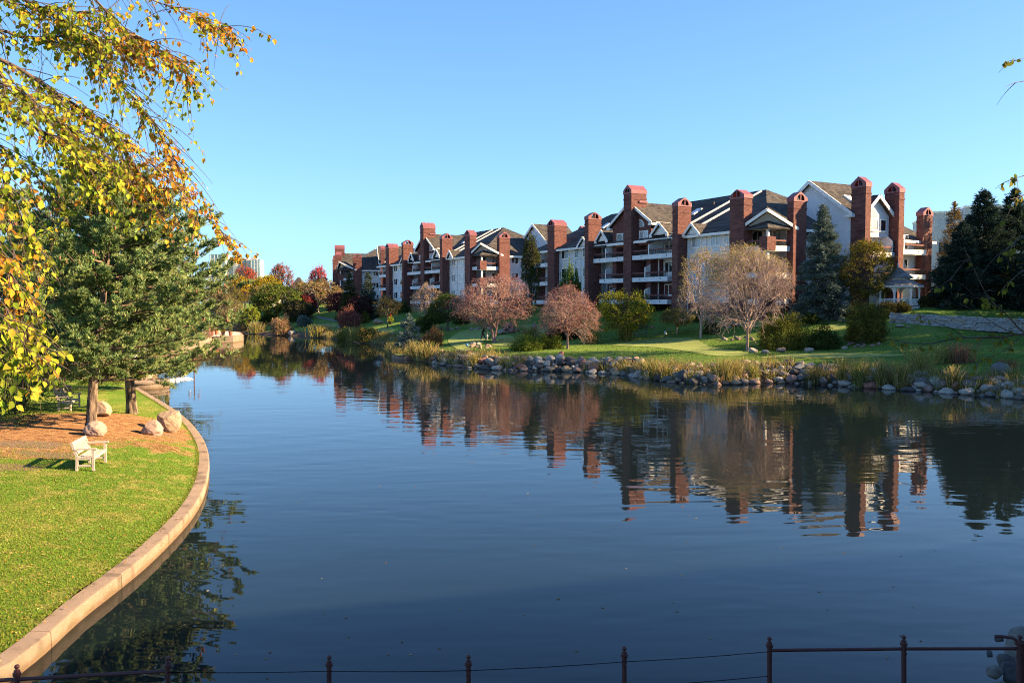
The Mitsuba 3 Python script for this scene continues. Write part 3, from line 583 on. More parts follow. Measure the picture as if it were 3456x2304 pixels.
gb = bp('bay', cat([box(26.95, 27.55, 9.9, 14.35, 13.0, 15.7), side_map(prism([(9.9, 15.7), (14.35, 15.7), (12.1, 17.2)], 'y', 0, .6), 'x', 27.55)]), 'siding_material')
bp('bay_roof', slope_roof([[(28.1, 9.86, 15.45), (28.1, 12.1, 17.5), (22.5, 12.1, 17.5), (25.5, 9.86, 15.45)], [(28.1, 14.6, 15.3), (25.5, 14.6, 15.3), (22.5, 12.1, 17.5), (28.1, 12.1, 17.5)]]), 'shingle_material', gb)
bp('trim', cat([bar((28.1, 9.86, 15.3), (28.1, 12.1, 17.36), .1, .34), bar((28.105, 14.7, 15.2), (28.105, 12.1, 17.36), .1, .34)]), 'white_trim_material', gb)
half_round(11.4, 15.15, .95, 27.55, side='x')
window(10.3, 11.3, 13.65, 14.95, 27.55, side='x', mull=0); window(11.6, 12.6, 13.65, 14.95, 27.55, side='x', mull=0); window(12.9, 13.9, 13.65, 14.95, 27.55, side='x', mull=0)
for z in (8.6, 11.4):
    balcony(15.6, 22.4, -1.5, 0, z, side='x', c=25.0, div=18.5 if z > 10 else None); window(16.6, 18.2, z + .6, z + 2.4, 25.0, side='x', name='balcony_door'); window(19.6, 21.2, z + .6, z + 2.4, 25.0, side='x', name='balcony_door')
    balcony(9.9, 14.35, -1.4, 0, z - .6, side='x', c=26.95, div=14.0); window(10.6, 12.4, z, z + 1.8, 26.9, side='x', name='balcony_door')

def apartment(x, y, ux, uy, z, name, label, wing=0.0):
    """Stands the block's parts with the front's left-to-right direction (ux, uy), its local origin at (x, y)."""
    M = np.eye(4); M[:3, 0] = (ux, uy, 0); M[:3, 1] = (-uy, ux, 0); M[:3, 3] = (x, y, z); tw = T(M)
    root = thing(name, label, 'apartment building', 'brick and siding apartment blocks above the lake')
    keys = []; M2 = M.copy(); M2[:3, 3] += M[:3, 1] * wing; tw2 = T(M2)
    for e in BP:
        v = meshkit.WRITTEN[e[2]['filename']][0]; rear = wing and v[:, 0].min() > 14.5 and v[:, 1].min() > 8.4
        k = part(keys[e[1]] if e[1] is not None else root, e[0], e[2], None, tw=tw2 if rear else tw, kind=e[3] if len(e) > 3 else None); keys.append(k)
    return root
apartment(15.3, 108.0, .482, -.876, 0, 'apartment_building', 'large brick and grey siding apartment block with red capped chimneys, nearest of three')
apartment(-16.5, 157.6, .482, -.876, 0, 'apartment_building', 'brick and pale siding apartment block behind the two pink crabapple trees, middle of three', wing=2.4)
apartment(*(np.array(pxy(1150, 191)) - 23.8 * np.array([.215, -.977])), .215, -.977, -.3, 'apartment_building', 'farthest apartment block with two sunlit brick chimneys, beyond the dark red shrubs')
# office block behind the spruces
ob = thing('office_building', 'plain pale grey flat-roofed building half hidden behind the dark spruces', 'building')
M = np.eye(4); M[:3, 0] = (.95, -.31, 0); M[:3, 1] = (.31, .95, 0); M[:3, 3] = (*pxy(3135, 135), 0); tw = T(M)
mat('office_wall_material', lambda p, n, uv: mix((.40, .41, .43), (.47, .48, .50), fbm(p.x * .3, p.y * .3, p.z * .3)), rough=.8)
part(ob, 'wall', cat([box(0, 4.6, 0, 20, 0, 20.4), box(4.6, 26, -1.5, 20, 0, 21.0), box(26, 45, -.5, 20, 0, 20.6)]), 'office_wall_material', tw=tw)
part(ob, 'coping', cat([box(-.15, 4.45, -.15, 20, 20.4, 20.7), box(4.45, 26.1, -1.65, 20, 21.0, 21.3)]), 'white_trim_material', tw=tw)
for zz in (6.5, 10.2, 13.9, 17.6):
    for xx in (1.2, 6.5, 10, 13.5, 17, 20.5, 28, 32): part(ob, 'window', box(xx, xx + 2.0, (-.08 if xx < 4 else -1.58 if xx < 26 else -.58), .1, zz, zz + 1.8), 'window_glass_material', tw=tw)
# far towers and houses on the left skyline
def loc(px, Y, z): x, y = pxy(px, Y); return move(x, y, z)
D_ = 1400.0; s_ = D_ / FOC; tb = thing('tower_block', 'distant glass and stone apartment tower on the left skyline', 'tower'); zb = 3.0
zt = lambda py: 5.9 + (1022 - py) * s_
X = lambda px: (px - CX) * s_
drum = lambda x0, x1, z: prism([(x0, 0), (x1, 0)] + [(x1 - (x1 - x0) * t, -14 * math.sin(math.pi * (1 - t) * .5 + .0) * math.sin(math.pi * t)) for t in np.linspace(0, 1, 9)][1:-1] + [], 'z', zb, z) if 0 else box(x0, x1, 0, 25, zb, z)
part(tb, 'glass_wing', cat([box(X(717), X(769), -8, 22, zb, zt(860)), box(X(850), X(882), -4, 20, zb, zt(877))]), 'tower_green_glass_material', tw=move(0, D_))
part(tb, 'stone_wing', cat([box(X(769.5), X(849.5), 0, 20, zb, zt(875)), box(X(851), X(867), 0, 12, zt(877) + .1, zt(869)), box(X(776), X(840), 4, 16, zt(875) + .1, zt(871))]), 'tower_stone_material', tw=move(0, D_))
fl = np.arange(zt(945), zt(878), 3.3)
for z in fl:
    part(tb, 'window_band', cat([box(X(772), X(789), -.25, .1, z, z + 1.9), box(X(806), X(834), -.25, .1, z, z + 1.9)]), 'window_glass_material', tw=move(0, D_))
    part(tb, 'balcony_band', cat([box(X(790), X(805), -1.6, -.02, z - .6, z + .3), box(X(835), X(848), -1.6, -.02, z - .6, z + .3)]), 'white_trim_material', tw=move(0, D_))
part(tb, 'mullion', cat([box(X(p) - .35, X(p) + .35, -8.5, -8.02, zb, zt(861)) for p in np.arange(720, 769, 12)] + [box(X(p) - .35, X(p) + .35, -4.5, -4.02, zb, zt(878)) for p in np.arange(853, 882, 10)] + [box(X(717), X(769), -8.4, -8.03, z + 2.4, z + 3.1) for z in fl] + [box(X(850), X(882), -4.4, -4.03, z + 2.4, z + 3.1) for z in fl]), 'white_trim_material', tw=move(0, D_), kind='stuff')
def house(px0, px1, Y, zr, ze, wall, label, depth=9, cup=False):
    h = thing('house', label, 'house'); a, b = pxy(px0, Y)[0], pxy(px1, Y)[0]; tw = move(0, Y)
    part(h, 'wall', box(a + .4, b - .4, .4, depth, 1, ze), wall, tw=tw)
    r = part(h, 'roof', slope_roof([[(a, 0, ze), (b, 0, ze), (b - 3, depth / 2, zr), (a + 3, depth / 2, zr)], [(b, depth, ze), (a, depth, ze), (a + 3, depth / 2, zr), (b - 3, depth / 2, zr)], [(b, 0, ze), (b, depth, ze), (b - 3, depth / 2, zr)], [(a, depth, ze), (a, 0, ze), (a + 3, depth / 2, zr)]]), 'shingle_material', tw=tw)
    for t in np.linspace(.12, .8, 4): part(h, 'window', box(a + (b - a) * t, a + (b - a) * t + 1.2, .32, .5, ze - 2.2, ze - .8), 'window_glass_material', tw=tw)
    return h, r, a, b, tw
house(960, 1035, 250, 13.7, 9.0, 'siding_material', 'house with a grey shingle roof among the trees left of the farthest block')
h, r, a, b, tw = house(872, 930, 300, 13.0, 9.5, 'cream_wall_material', 'distant house with two little red cupolas below the red maples')
for t in (.28, .76):
    c = part(r, 'cupola', box(a + (b - a) * t - .7, a + (b - a) * t + .7, 3.8, 5.2, 12.4, 14.6), 'white_trim_material', tw=tw)
    part(r, 'cupola_roof', slope_roof([[(a + (b - a) * t - 1.1, 3.4, 14.6), (a + (b - a) * t + 1.1, 3.4, 14.6), (a + (b - a) * t, 4.5, 15.9)], [(a + (b - a) * t - 1.1, 5.6, 14.6), (a + (b - a) * t + 1.1, 5.6, 14.6), (a + (b - a) * t, 4.5, 15.9)], [(a + (b - a) * t + 1.1, 3.4, 14.6), (a + (b - a) * t + 1.1, 5.6, 14.6), (a + (b - a) * t, 4.5, 15.9)], [(a + (b - a) * t - 1.1, 3.4, 14.6), (a + (b - a) * t - 1.1, 5.6, 14.6), (a + (b - a) * t, 4.5, 15.9)]]), 'red_metal_material', tw=tw)
# unseen building added right of the viewpoint, footprint and height shaped to shade the water
nb = thing('brick_building', 'unseen brick building added beside the viewpoint to cast shade on the water', 'building')
A = np.array([27.7, 10.7]); e1 = np.array([.96, .28]); e2 = np.array([-.52, -.85])
fp = [A, A + e1 * 32, A + e1 * 32 + e2 * 30, A + e2 * 30]
part(nb, 'wall', prism([tuple(q) for q in fp], 'z', -1, 16.0), 'brick_material')
part(nb, 'coping', cat([bar((*p, 16.1), (*q, 16.1), .4, .2) for p, q in zip(fp, fp[1:] + fp[:1])]), 'white_trim_material')
# ------------------------------------------------------------------ trees
def mound(rng, d, rough=.35, f=2.3):
    o = rng.uniform(0, 50, 3)
    return 1 - rough * .06 + rough * (1.15 * (meshkit.noise(d * f * .55 + o, 1) - .5) + .8 * (meshkit.fbm(d * f * 1.7 + o, 2, 7) - .5))
def decid(seed, H, Wd, th, r0, n_leaf, L, pal, wts=None, n1=8, n2=6, n3=6, n4=0, twig=.012, inner=.45, spread=.05, rough=.75, droop=0.0, bias=1.0, jit=.16, stems=1, flat=1.0, top=None):
    """A broadleaf tree at the origin: limbs fan out to points in a lumpy crown, twigs reach its skin, leaves sit along the twigs. Returns wood mesh, leaf mesh, leaf colours."""
    rng = np.random.default_rng(seed)
    zc, rz, rx = (th * .75 + H) / 2, (H - th * .75) / 2, Wd / 2
    C, S = np.array([0, 0, zc]), np.array([rx, rx, rz])
    def skin(d): return np.clip(mound(rng0, d, rough), .5, 1.2)[:, None]
    off = rng.uniform(0, 40, 3)
    class R0:                                        # one lump pattern for the whole crown
        def uniform(self, a, b, n): return off
    rng0 = R0()
    i = np.arange(n1) + .5; ph = i * 2.39996 + rng.uniform(0, 6); cz = 1 - 1.75 * i / n1 * bias
    cz = np.clip(cz, -.75, 1); d1 = np.stack([np.cos(ph) * np.sqrt(1 - cz ** 2), np.sin(ph) * np.sqrt(1 - cz ** 2), cz], 1); d1 = unit(d1 + .25 * rng.standard_normal((n1, 3)))
    p1 = C + d1 * S * skin(d1) * rng.uniform(.42, .62, (n1, 1))
    s0 = np.zeros((n1, 3)); s0[:, 2] = np.clip(th * rng.uniform(.72, 1.15, n1) + np.maximum(0, d1[:, 2]) * rz * .35, 0, H * .75)
    st = rng.integers(0, stems, n1); so = np.stack([np.cos(st * 2.4), np.sin(st * 2.4), st * 0], 1) * (r0 * 2.2 if stems > 1 else 0)
    s0 = s0 + so
    m1 = s0 + np.column_stack([(p1 - s0)[:, :2] * .45, (p1 - s0)[:, 2] * .35 + .18 * np.linalg.norm((p1 - s0)[:, :2], axis=1)])
    b1 = bez(s0, m1, p1, 7)
    lean = rng.normal(0, .03, 2)
    woods = []
    for s in range(stems):
        o = np.array([math.cos(s * 2.4), math.sin(s * 2.4), 0]) * (r0 * 2.2 if stems > 1 else 0)
        z = np.linspace(-.25, min(H * .62, th + rz * .75), 9); tp = np.column_stack([lean[0] * np.sin(z * 1.1), lean[1] * np.sin(z * .9 + 1), z]) + o * np.clip(z / th, .25, 1.5)[:, None]
        tr = r0 * np.interp(z, [-.25, .15, th, z[-1]], [1.5, 1.08, .82, .22]); woods.append(tubes(tp, tr, 8))
    k = lambda a, b, c: np.linspace(a, b, c)
    woods.append(tubes(b1, k(r0 * .5, r0 * .22, 7)[None], 6))
    def grow(b, d, n, lo, hi, wob, m, ra, rb, sides):
        par = np.repeat(np.arange(len(b)), n); t = rng.uniform(.35, 1, len(par)); j = np.minimum((t * (b.shape[1] - 1)).astype(int), b.shape[1] - 2); f = (t * (b.shape[1] - 1) - j)[:, None]
        s = b[par, j] * (1 - f) + b[par, j + 1] * f
        dd = unit(d[par] + wob * rng.standard_normal((len(par), 3)) + [0, 0, .05]); dd[:, 2] = np.where(dd[:, 2] < -.72, -.72, dd[:, 2]); dd = unit(dd)
        e = C + dd * S * skin(dd) * rng.uniform(lo, hi, (len(par), 1)); e[:, 2] = np.maximum(e[:, 2] - droop * np.linalg.norm(e[:, :2], axis=1) * rng.uniform(0, 1, len(e)), .25)
        mid = s + (e - s) * .5 + np.column_stack([np.zeros((len(s), 2)), .14 * np.linalg.norm(e - s, axis=1)]) + rng.normal(0, .04 * rx, (len(s), 3))
        c = bez(s, mid, e, m); woods.append(tubes(c, np.linspace(ra, rb, m)[None], sides)); return c, dd
    b2, d2 = grow(b1, d1, n2, .68, .9, .55, 6, r0 * .2, max(r0 * .07, twig), 5)
    b3, d3 = grow(b2, d2, n3, .88, 1.04, .30, 4, max(r0 * .07, twig * 1.3), twig, 3)
    last, dl = b3, d3
    if n4: last, dl = grow(b3, d3, n4, .93, 1.1, .16, 4, twig, twig * .6, 3)
    idx = rng.integers(0, len(last), n_leaf); t = rng.uniform(inner, 1.0, n_leaf) * (last.shape[1] - 1); j = np.minimum(t.astype(int), last.shape[1] - 2); f = (t - j)[:, None]
    p = last[idx, j] * (1 - f) + last[idx, j + 1] * f + rng.normal(0, spread * rx, (n_leaf, 3)) * [1, 1, .8]
    out = unit(p - C + [0, 0, .2 * rz])
    d = unit(out * .5 + ball(rng, n_leaf) * .9 + [0, 0, -.25]); nr = unit(out * .6 + ball(rng, n_leaf) * .8 + [0, 0, .5])
    keep = p[:, 2] > .1
    if top is not None: keep &= (p[:, 2] - C[2]) / S[2] - .35 * p[:, 0] / S[0] > rng.normal(top, .28, n_leaf)
    base = tint(rng, pal, n_leaf, wts, jit)
    lm, lc = leaves(p[keep], d[keep], nr[keep], (L * rng.uniform(.65, 1.25, n_leaf))[keep], (L * .68 * rng.uniform(.8, 1.2, n_leaf))[keep], base[keep])
    return cat(woods), lm, lc
def plant_tree(name, label, category, pos, geo, bark_m='dark_bark_material', rz=0.0, group=None, leafm='leaf_material', crown='foliage'):
    t = thing(name, label, category, group); tw = move(*pos[:3], rz)
    part(t, 'trunk', geo[0], bark_m, smooth=True, tw=tw)
    if geo[1] is not None and len(geo[1][1]): part(t, crown, geo[1], leafm, color=geo[2], tw=tw)
    return t
def spruce(seed, H, R, n, L, pal, wts=None, z0=.04, jit=.15, gap=.0, up=.12):
    rng = np.random.default_rng(seed)
    nb = int(26 * H); zt = z0 + (1 - z0) * (rng.random(nb)) ** 1.15; az = rng.uniform(0, 2 * np.pi, nb)
    zt = np.round(zt * H / .34) * .34 / H + rng.normal(0, .006, nb)
    ln = R * np.clip(1.03 - zt, .02, 1) ** .82 * rng.uniform(.68, 1.08, nb) * (1 + .16 * np.sin(az * 3 + seed + zt * 9)) + .05
    o = np.stack([np.cos(az), np.sin(az), 0 * az], 1); sd = np.stack([-np.sin(az), np.cos(az), 0 * az], 1)
    ba = np.column_stack([np.zeros((nb, 2)), zt * H]); bc = ba + o * ln[:, None] + np.column_stack([np.zeros((nb, 2)), -.22 * ln + up * ln * zt * 2]); bm = (ba + bc) / 2 + np.column_stack([np.zeros((nb, 2)), -.10 * ln])
    B = bez(ba, bm, bc, 4)
    z = np.linspace(-.2, H * .985, 8); wood = [tubes(np.column_stack([z * 0, z * 0, z]), np.interp(z, [0, H], [H * .018, .012]), 7), tubes(B, np.linspace(.032, .008, 4)[None], 3)]
    i = rng.choice(nb, n, p=ln ** 1.15 / np.sum(ln ** 1.15)); s = rng.beta(1.7, 1.15, n); lat = rng.uniform(-1, 1, n)
    a = ba[i]; m = bm[i]; c = bc[i]; t = s[:, None]; p = (1 - t) ** 2 * a + 2 * t * (1 - t) * m + t ** 2 * c
    p = p + sd[i] * (lat * (1.06 - s) * .42 * ln[i])[:, None] + np.column_stack([np.zeros((n, 2)), rng.normal(.0, .035 * R, n) - .05 * np.abs(lat) * ln[i]])
    d = unit(o[i] * .8 + sd[i] * (lat * .8)[:, None] + np.column_stack([rng.normal(0, .3, (n, 2)), rng.normal(.10, .38, n)]))
    k = max(30, n // 60); top = np.column_stack([rng.normal(0, .04, (k, 2)), H * (1 - .10 * rng.random(k))]); td = unit(np.column_stack([rng.normal(0, .55, (k, 2)), np.full(k, .9)]))
    p, d = np.vstack([p, top]), np.vstack([d, td]); N = len(p)
    tips = np.concatenate([s, np.ones(k)])
    col = tint(rng, pal, N, wts, jit)
    lm, lc = leaves(p, d, unit(ball(rng, N) + [0, 0, .8]), L * rng.uniform(.7, 1.3, N), L * .26 * rng.uniform(.8, 1.3, N), col, fold=.5)
    return cat(wood), lm, lc
def pine(seed, H, R, z0, n, bulge=.38, asym=(0, 0), lean=(0, 0), r0=.22):
    """A white pine: upswept plumes of long needles on whorled limbs, brown cones near the tips."""
    rng = np.random.default_rng(seed)
    nw = int((H - z0) / .52); zs, azs = [], []
    for w in range(nw):
        kk = rng.integers(5, 8); a0 = rng.uniform(0, 6.28)
        zs += list(z0 + (H - z0) * (w / nw) + rng.normal(0, .09, kk)); azs += list(a0 + np.arange(kk) * 6.283 / kk + rng.normal(0, .3, kk))
    zs, az = np.array(zs), np.array(azs); nb = len(zs); u = np.clip((zs - z0) / (H - z0), 0, 1)
    prof = np.interp(u, [0, .10, bulge, .62, .85, 1], [.70, .92, 1, .74, .40, .07])
    ln = R * prof * rng.uniform(.58, 1.12, nb) * (1 + asym[0] * np.cos(az) + asym[1] * np.sin(az))
    o = np.stack([np.cos(az), np.sin(az), 0 * az], 1); sd = np.stack([-np.sin(az), np.cos(az), 0 * az], 1); Z = lambda q: np.column_stack([np.zeros((len(q), 2)), q])
    LE = np.array([*lean, 0]); ba = Z(zs) + LE * (zs / H)[:, None]
    bc = ba + o * ln[:, None] + Z(ln * (.10 + .45 * u + rng.normal(0, .10, nb))); bm = ba + o * (ln * .55)[:, None] + Z(ln * (-.02 + .12 * u))
    z = np.linspace(-.3, H * .97, 14); wood = [tubes(np.column_stack([LE[0] * z / H, LE[1] * z / H, z]) + np.column_stack([.05 * np.sin(z * .9 + seed), .05 * np.cos(z * .7), z * 0]), np.interp(z, [-.3, .1, .5, H * .4, H], [r0 * 1.35, r0 * 1.12, r0, r0 * .72, .03]), 10), tubes(bez(ba, bm, bc, 6), np.linspace(.05, .014, 6)[None] * np.ones((nb, 1)), 5)]
    # side shoots along every limb; tufts along the shoots
    ns = 11; par = np.repeat(np.arange(nb), ns); s = np.tile(np.linspace(.10, 1.0, ns), nb) + rng.normal(0, .02, nb * ns); s = np.clip(s, .08, 1); t = s[:, None]
    q = (1 - t) ** 2 * ba[par] + 2 * t * (1 - t) * bm[par] + t ** 2 * bc[par]
    lat = np.where(np.arange(len(par)) % 2 == 0, 1, -1) * rng.uniform(.35, 1, len(par)) * (s < .97)
    sl = ln[par] * (.16 + .26 * (1 - s)) * rng.uniform(.5, 1.2, len(par)) + .20
    dd = unit(o[par] * .75 + sd[par] * lat[:, None] * .8 + Z(.50 + .30 * rng.standard_normal(len(par))))
    e = q + dd * sl[:, None]
    wood.append(tubes(np.stack([q, (q + e) / 2 + Z(-.02 * sl), e], 1), np.array([.013, .009, .006])[None], 3))
    clump = np.clip(meshkit.noise(q * 1.25 + seed, 3) - .25, .02, 1) ** 1.1 * (.35 + sl)
    i = rng.choice(len(par), n, p=clump / clump.sum()); f = rng.uniform(.25, 1.04, n)[:, None]; c = q[i] * (1 - f) + e[i] * f + rng.normal(0, .055, (n, 3))
    ax = unit(dd[i] * .8 + Z(np.full(n, .55)) + .25 * rng.standard_normal((n, 3)))
    nn = 9; C = np.repeat(c, nn, 0); A = np.repeat(ax, nn, 0); d = unit(A * 1.0 + ball(rng, n * nn) * .75)
    tone = np.repeat(tint(rng, [(.085, .135, .055), (.135, .195, .078), (.195, .255, .10), (.26, .29, .12)], n, (2, 4, 3, 1.5), .18), nn, 0)
    Ln = rng.uniform(.12, .20, n * nn); sdv = unit(np.cross(d, ball(rng, n * nn))) * .019
    v = np.stack([C - sdv, C + sdv, C + d * Ln[:, None]], 1).reshape(-1, 3); fc = np.arange(3 * n * nn).reshape(-1, 3)
    # cones hang in clusters near limb ends, mostly high in the crown
    kc = rng.choice(len(par), 120, p=(s > .8) * (.3 + u[par]) / np.sum((s > .8) * (.3 + u[par])))
    cones = []
    cm = trimesh.creation.icosphere(subdivisions=0); cvv = np.array(cm.vertices); cvv *= (1 + .12 * np.sin(cvv[:, 2:] * 9)); cff = np.array(cm.faces)
    for jx in kc:
        for _ in range(rng.integers(2, 5)):
            cones.append((cvv * [.032, .032, .085] + e[jx] + rng.normal(0, .055, 3) + [0, 0, -.05], cff))
    return cat(wood), (v, fc), np.repeat(tone, 3, 0), cat(cones)
def shrub(seed, rx, ry, h, n, L, pal, wts=None, rough=.45, jit=.16, up=.5, stems=14, W=.62, boxy=0.0):
    """Leafy shrub: leaves through the outer half of a lumpy dome on a bunch of stems."""
    rng = np.random.default_rng(seed)
    d = ball(rng, n); d[:, 2] = np.abs(d[:, 2]); k = np.clip(mound(rng, d, rough * 1.7, 2.6), .35, 1.3) * rng.uniform(.35, 1, n) ** .4
    nsp = 26; ds = ball(rng, nsp); ds[:, 2] = np.abs(ds[:, 2]); near_ = (d @ ds.T).argmax(1); cosn = (d * ds[near_]).sum(1); k = k * (1 + .28 * np.clip((cosn - .93) / .07, 0, 1) * rng.random(n)) * (.93 if rough > .3 else 1)
    p = d * k[:, None] * [rx, ry, h]
    if boxy: p = np.sign(d) * np.abs(d) ** (1 - boxy) * k[:, None] * [rx, ry, h]
    dirs = unit(d * .7 + ball(rng, n) * .8 + [0, 0, up]); nr = unit(d + ball(rng, n) * .8)
    lm, lc = leaves(p, dirs, nr, L * rng.uniform(.7, 1.3, n), L * W * rng.uniform(.8, 1.2, n), tint(rng, pal, n, wts, jit))
    e = unit(ball(rng, stems) + [0, 0, 1.2]); e[:, 2] = np.abs(e[:, 2]); e = e * [rx * .7, ry * .7, h * .8]
    st = np.zeros((stems, 3)); st[:, :2] = e[:, :2] * .15
    return tubes(bez(st, (st + e) / 2 + [0, 0, .1 * h], e, 4), np.linspace(.022, .008, 4)[None], 4), lm, lc
def plant_shrub(name, label, category, pos, geo, rz=0.0, group=None):
    t = thing(name, label, category, group); tw = move(pos[0], pos[1], pos[2] - .05, rz)
    part(t, 'stems', geo[0], 'dark_bark_material', smooth=True, tw=tw); part(t, 'foliage', geo[1], 'leaf_material', color=geo[2], tw=tw)
    return t
def reeds(seed, r, h, n, pal, wts=None, w=.022, heads=0, arch=.25):
    rng = np.random.default_rng(seed)
    b = np.column_stack([rng.normal(0, r * .5, (n, 2)), np.full(n, -.1)]); hh = h * rng.uniform(.35, 1.15, n); lean = rng.normal(0, arch, (n, 2)) + b[:, :2] * .25 / max(r, .1)
    m1 = b + np.column_stack([lean * hh[:, None] * .25, hh * .55]); m2 = b + np.column_stack([lean * hh[:, None] * .75, hh * .92]); tip = b + np.column_stack([lean * hh[:, None] * 1.2, hh])
    a = rng.uniform(0, 6.28, n); s = np.stack([np.cos(a), np.sin(a), a * 0], 1) * (w * rng.uniform(.6, 1.3, n))[:, None] * .5
    v = np.stack([b - s, b + s, m1 - s, m1 + s, m2 - s * .7, m2 + s * .7, tip], 1).reshape(-1, 3)
    f = (np.array([[0, 1, 3], [0, 3, 2], [2, 3, 5], [2, 5, 4], [4, 5, 6]])[None] + (np.arange(n) * 7)[:, None, None]).reshape(-1, 3)
    col = np.repeat(tint(rng, pal, n, wts, .18), 7, 0)
    if heads:
        j = rng.choice(n, heads, replace=False); d = unit(tip[j] - m2[j]); hm, hc = tubes(np.stack([tip[j] - d * .05, tip[j] + d * .06, tip[j] + d * .15, tip[j] + d * .2], 1), np.array([.008, .02, .02, .004])[None], 5), None
        v2, f2 = hm; f = np.vstack([f, f2 + len(v)]); v = np.vstack([v, v2]); col = np.vstack([col, np.tile([.26, .16, .085], (len(v2), 1))])
    return (v, f), col
# ------------------------------------------------------------------ planting of the far bank, by where each plant stands in the photograph
def size(p, px): return px / FOC * math.hypot(p[0], p[1])
PINK = [(.29, .085, .095), (.36, .13, .13), (.23, .070, .075), (.24, .16, .08), (.33, .20, .16)]
def tall(px, top, Y, ztop=None): return EYE[2] + (1022 - top) * Y / FOC
# --- crabapples
p = gp(1640, 1139, 80); p = gd(1668, 92)
plant_tree('crabapple_tree', 'left of the two pink crabapple trees on the putting greens, wide and two stemmed', 'tree', p, decid(11, tall(0, 932, 92) - p[2], 7.7, 1.9, .15, 4800, .115, PINK, (3, 3, 2, 2, 2), n1=12, n2=7, n3=6, n4=2, twig=.015, stems=2, rough=.8, spread=.05, droop=.25), 'crab_bark_material', 20)
p = gd(1915, 79.5)
plant_tree('crabapple_tree', 'right of the two pink crabapple trees, single pale trunk close to the rocky bank', 'tree', p, decid(12, tall(0, 975, 79.5) - p[2], 5.9, 1.25, .12, 3900, .10, [(.27, .085, .085), (.34, .125, .115), (.21, .07, .07), (.25, .16, .08)], (3, 3, 2, 2), n1=12, n2=7, n3=6, n4=2, twig=.013, spread=.045, droop=.3, rough=.8), 'crab_bark_material', 60)
# --- bare trees
p = gd(2524, 71)
plant_tree('bare_tree', 'large nearly leafless tree with a wide net of pinkish grey twigs above the rocky bank', 'tree', p, decid(21, tall(0, 835, 71) - p[2], 7.9, 1.5, .125, 9000, .11, [(.30, .28, .05), (.24, .20, .04), (.20, .13, .05)], (3, 2, 1), top=.42, n1=15, n2=7, n3=6, n4=3, twig=.012, bias=.92, rough=.5, spread=.04), 'grey_bark_material', 0)
p = gd(2366, 84)
plant_tree('bare_tree', 'smaller slender bare tree with a few olive leaves, left of the large bare one', 'tree', p, decid(22, tall(0, 860, 84) - p[2], 5.2, 1.5, .10, 5500, .11, [(.28, .25, .05), (.22, .17, .045)], None, top=.30, n1=8, n2=6, n3=5, n4=2, twig=.014, bias=.85, spread=.05), 'grey_bark_material', 40)
p = gd(1437, 122)
plant_tree('bare_tree', 'small pale twiggy tree before the middle apartment block', 'tree', p, decid(23, tall(0, 962, 122) - p[2], 4.6, 1.6, .09, 1500, .13, [(.26, .22, .06), (.20, .13, .05)], None, n1=7, n2=6, n3=5, n4=2, twig=.018, bias=.85), 'grey_bark_material', 0)
# --- broadleaf trees of the far bank
p = gd(2108, 88)
plant_tree('maple_tree', 'low round yellow-green tree left of the bare trees on the far bank', 'tree', p, decid(31, tall(0, 985, 88) - p[2], 6.5, .9, .13, 7000, .20, [(.20, .20, .022), (.13, .16, .020), (.29, .23, .022), (.085, .115, .016)], (3, 3, 1.2, 2), n1=10, n2=7, n3=7, twig=.012), 'dark_bark_material')
p = gp(2285, 1129, 60)
plant_tree('small_round_tree', 'small olive mop-headed tree with a thin trunk, right of the yellow-green tree', 'tree', p, decid(32, size(p, 88), size(p, 112), .95, .06, 8000, .11, [(.11, .12, .03), (.16, .155, .045), (.20, .17, .06)], None, n1=9, n2=6, n3=6, twig=.008, rough=.25), 'grey_bark_material')
p = gd(1512, 114)
plant_tree('round_tree', 'dark green round tree beside the left pink crabapple', 'tree', p, decid(33, tall(0, 990, 114) - p[2], 5.4, 1.5, .11, 6000, .17, [(.030, .055, .012), (.045, .075, .015), (.065, .085, .02)], None, n1=10, n2=6, n3=6, rough=.3), 'dark_bark_material')
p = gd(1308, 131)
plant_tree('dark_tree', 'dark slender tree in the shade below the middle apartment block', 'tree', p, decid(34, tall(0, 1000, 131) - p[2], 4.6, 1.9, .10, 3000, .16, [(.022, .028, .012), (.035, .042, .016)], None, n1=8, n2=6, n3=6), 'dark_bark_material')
p = gd(2925, 83)
plant_tree('yellow_maple', 'golden green maple between the blue spruce and the gazebo', 'tree', p, decid(35, tall(0, 808, 83) - p[2], 5.2, 1.4, .13, 8500, .17, [(.17, .14, .02), (.12, .115, .018), (.075, .085, .015), (.22, .16, .022)], (3, 3, 2, 1), n1=11, n2=7, n3=7, rough=.45), 'dark_bark_material')
p = gd(3212, 96)
plant_tree('larch', 'thin russet tree left of the tall dark spruces', 'tree', p, spruce(36, tall(0, 688, 96) - p[2], 2.9, 8500, .34, [(.16, .105, .035), (.11, .085, .03), (.20, .13, .045)], None, z0=.1), 'dark_bark_material', leafm='needle_material')
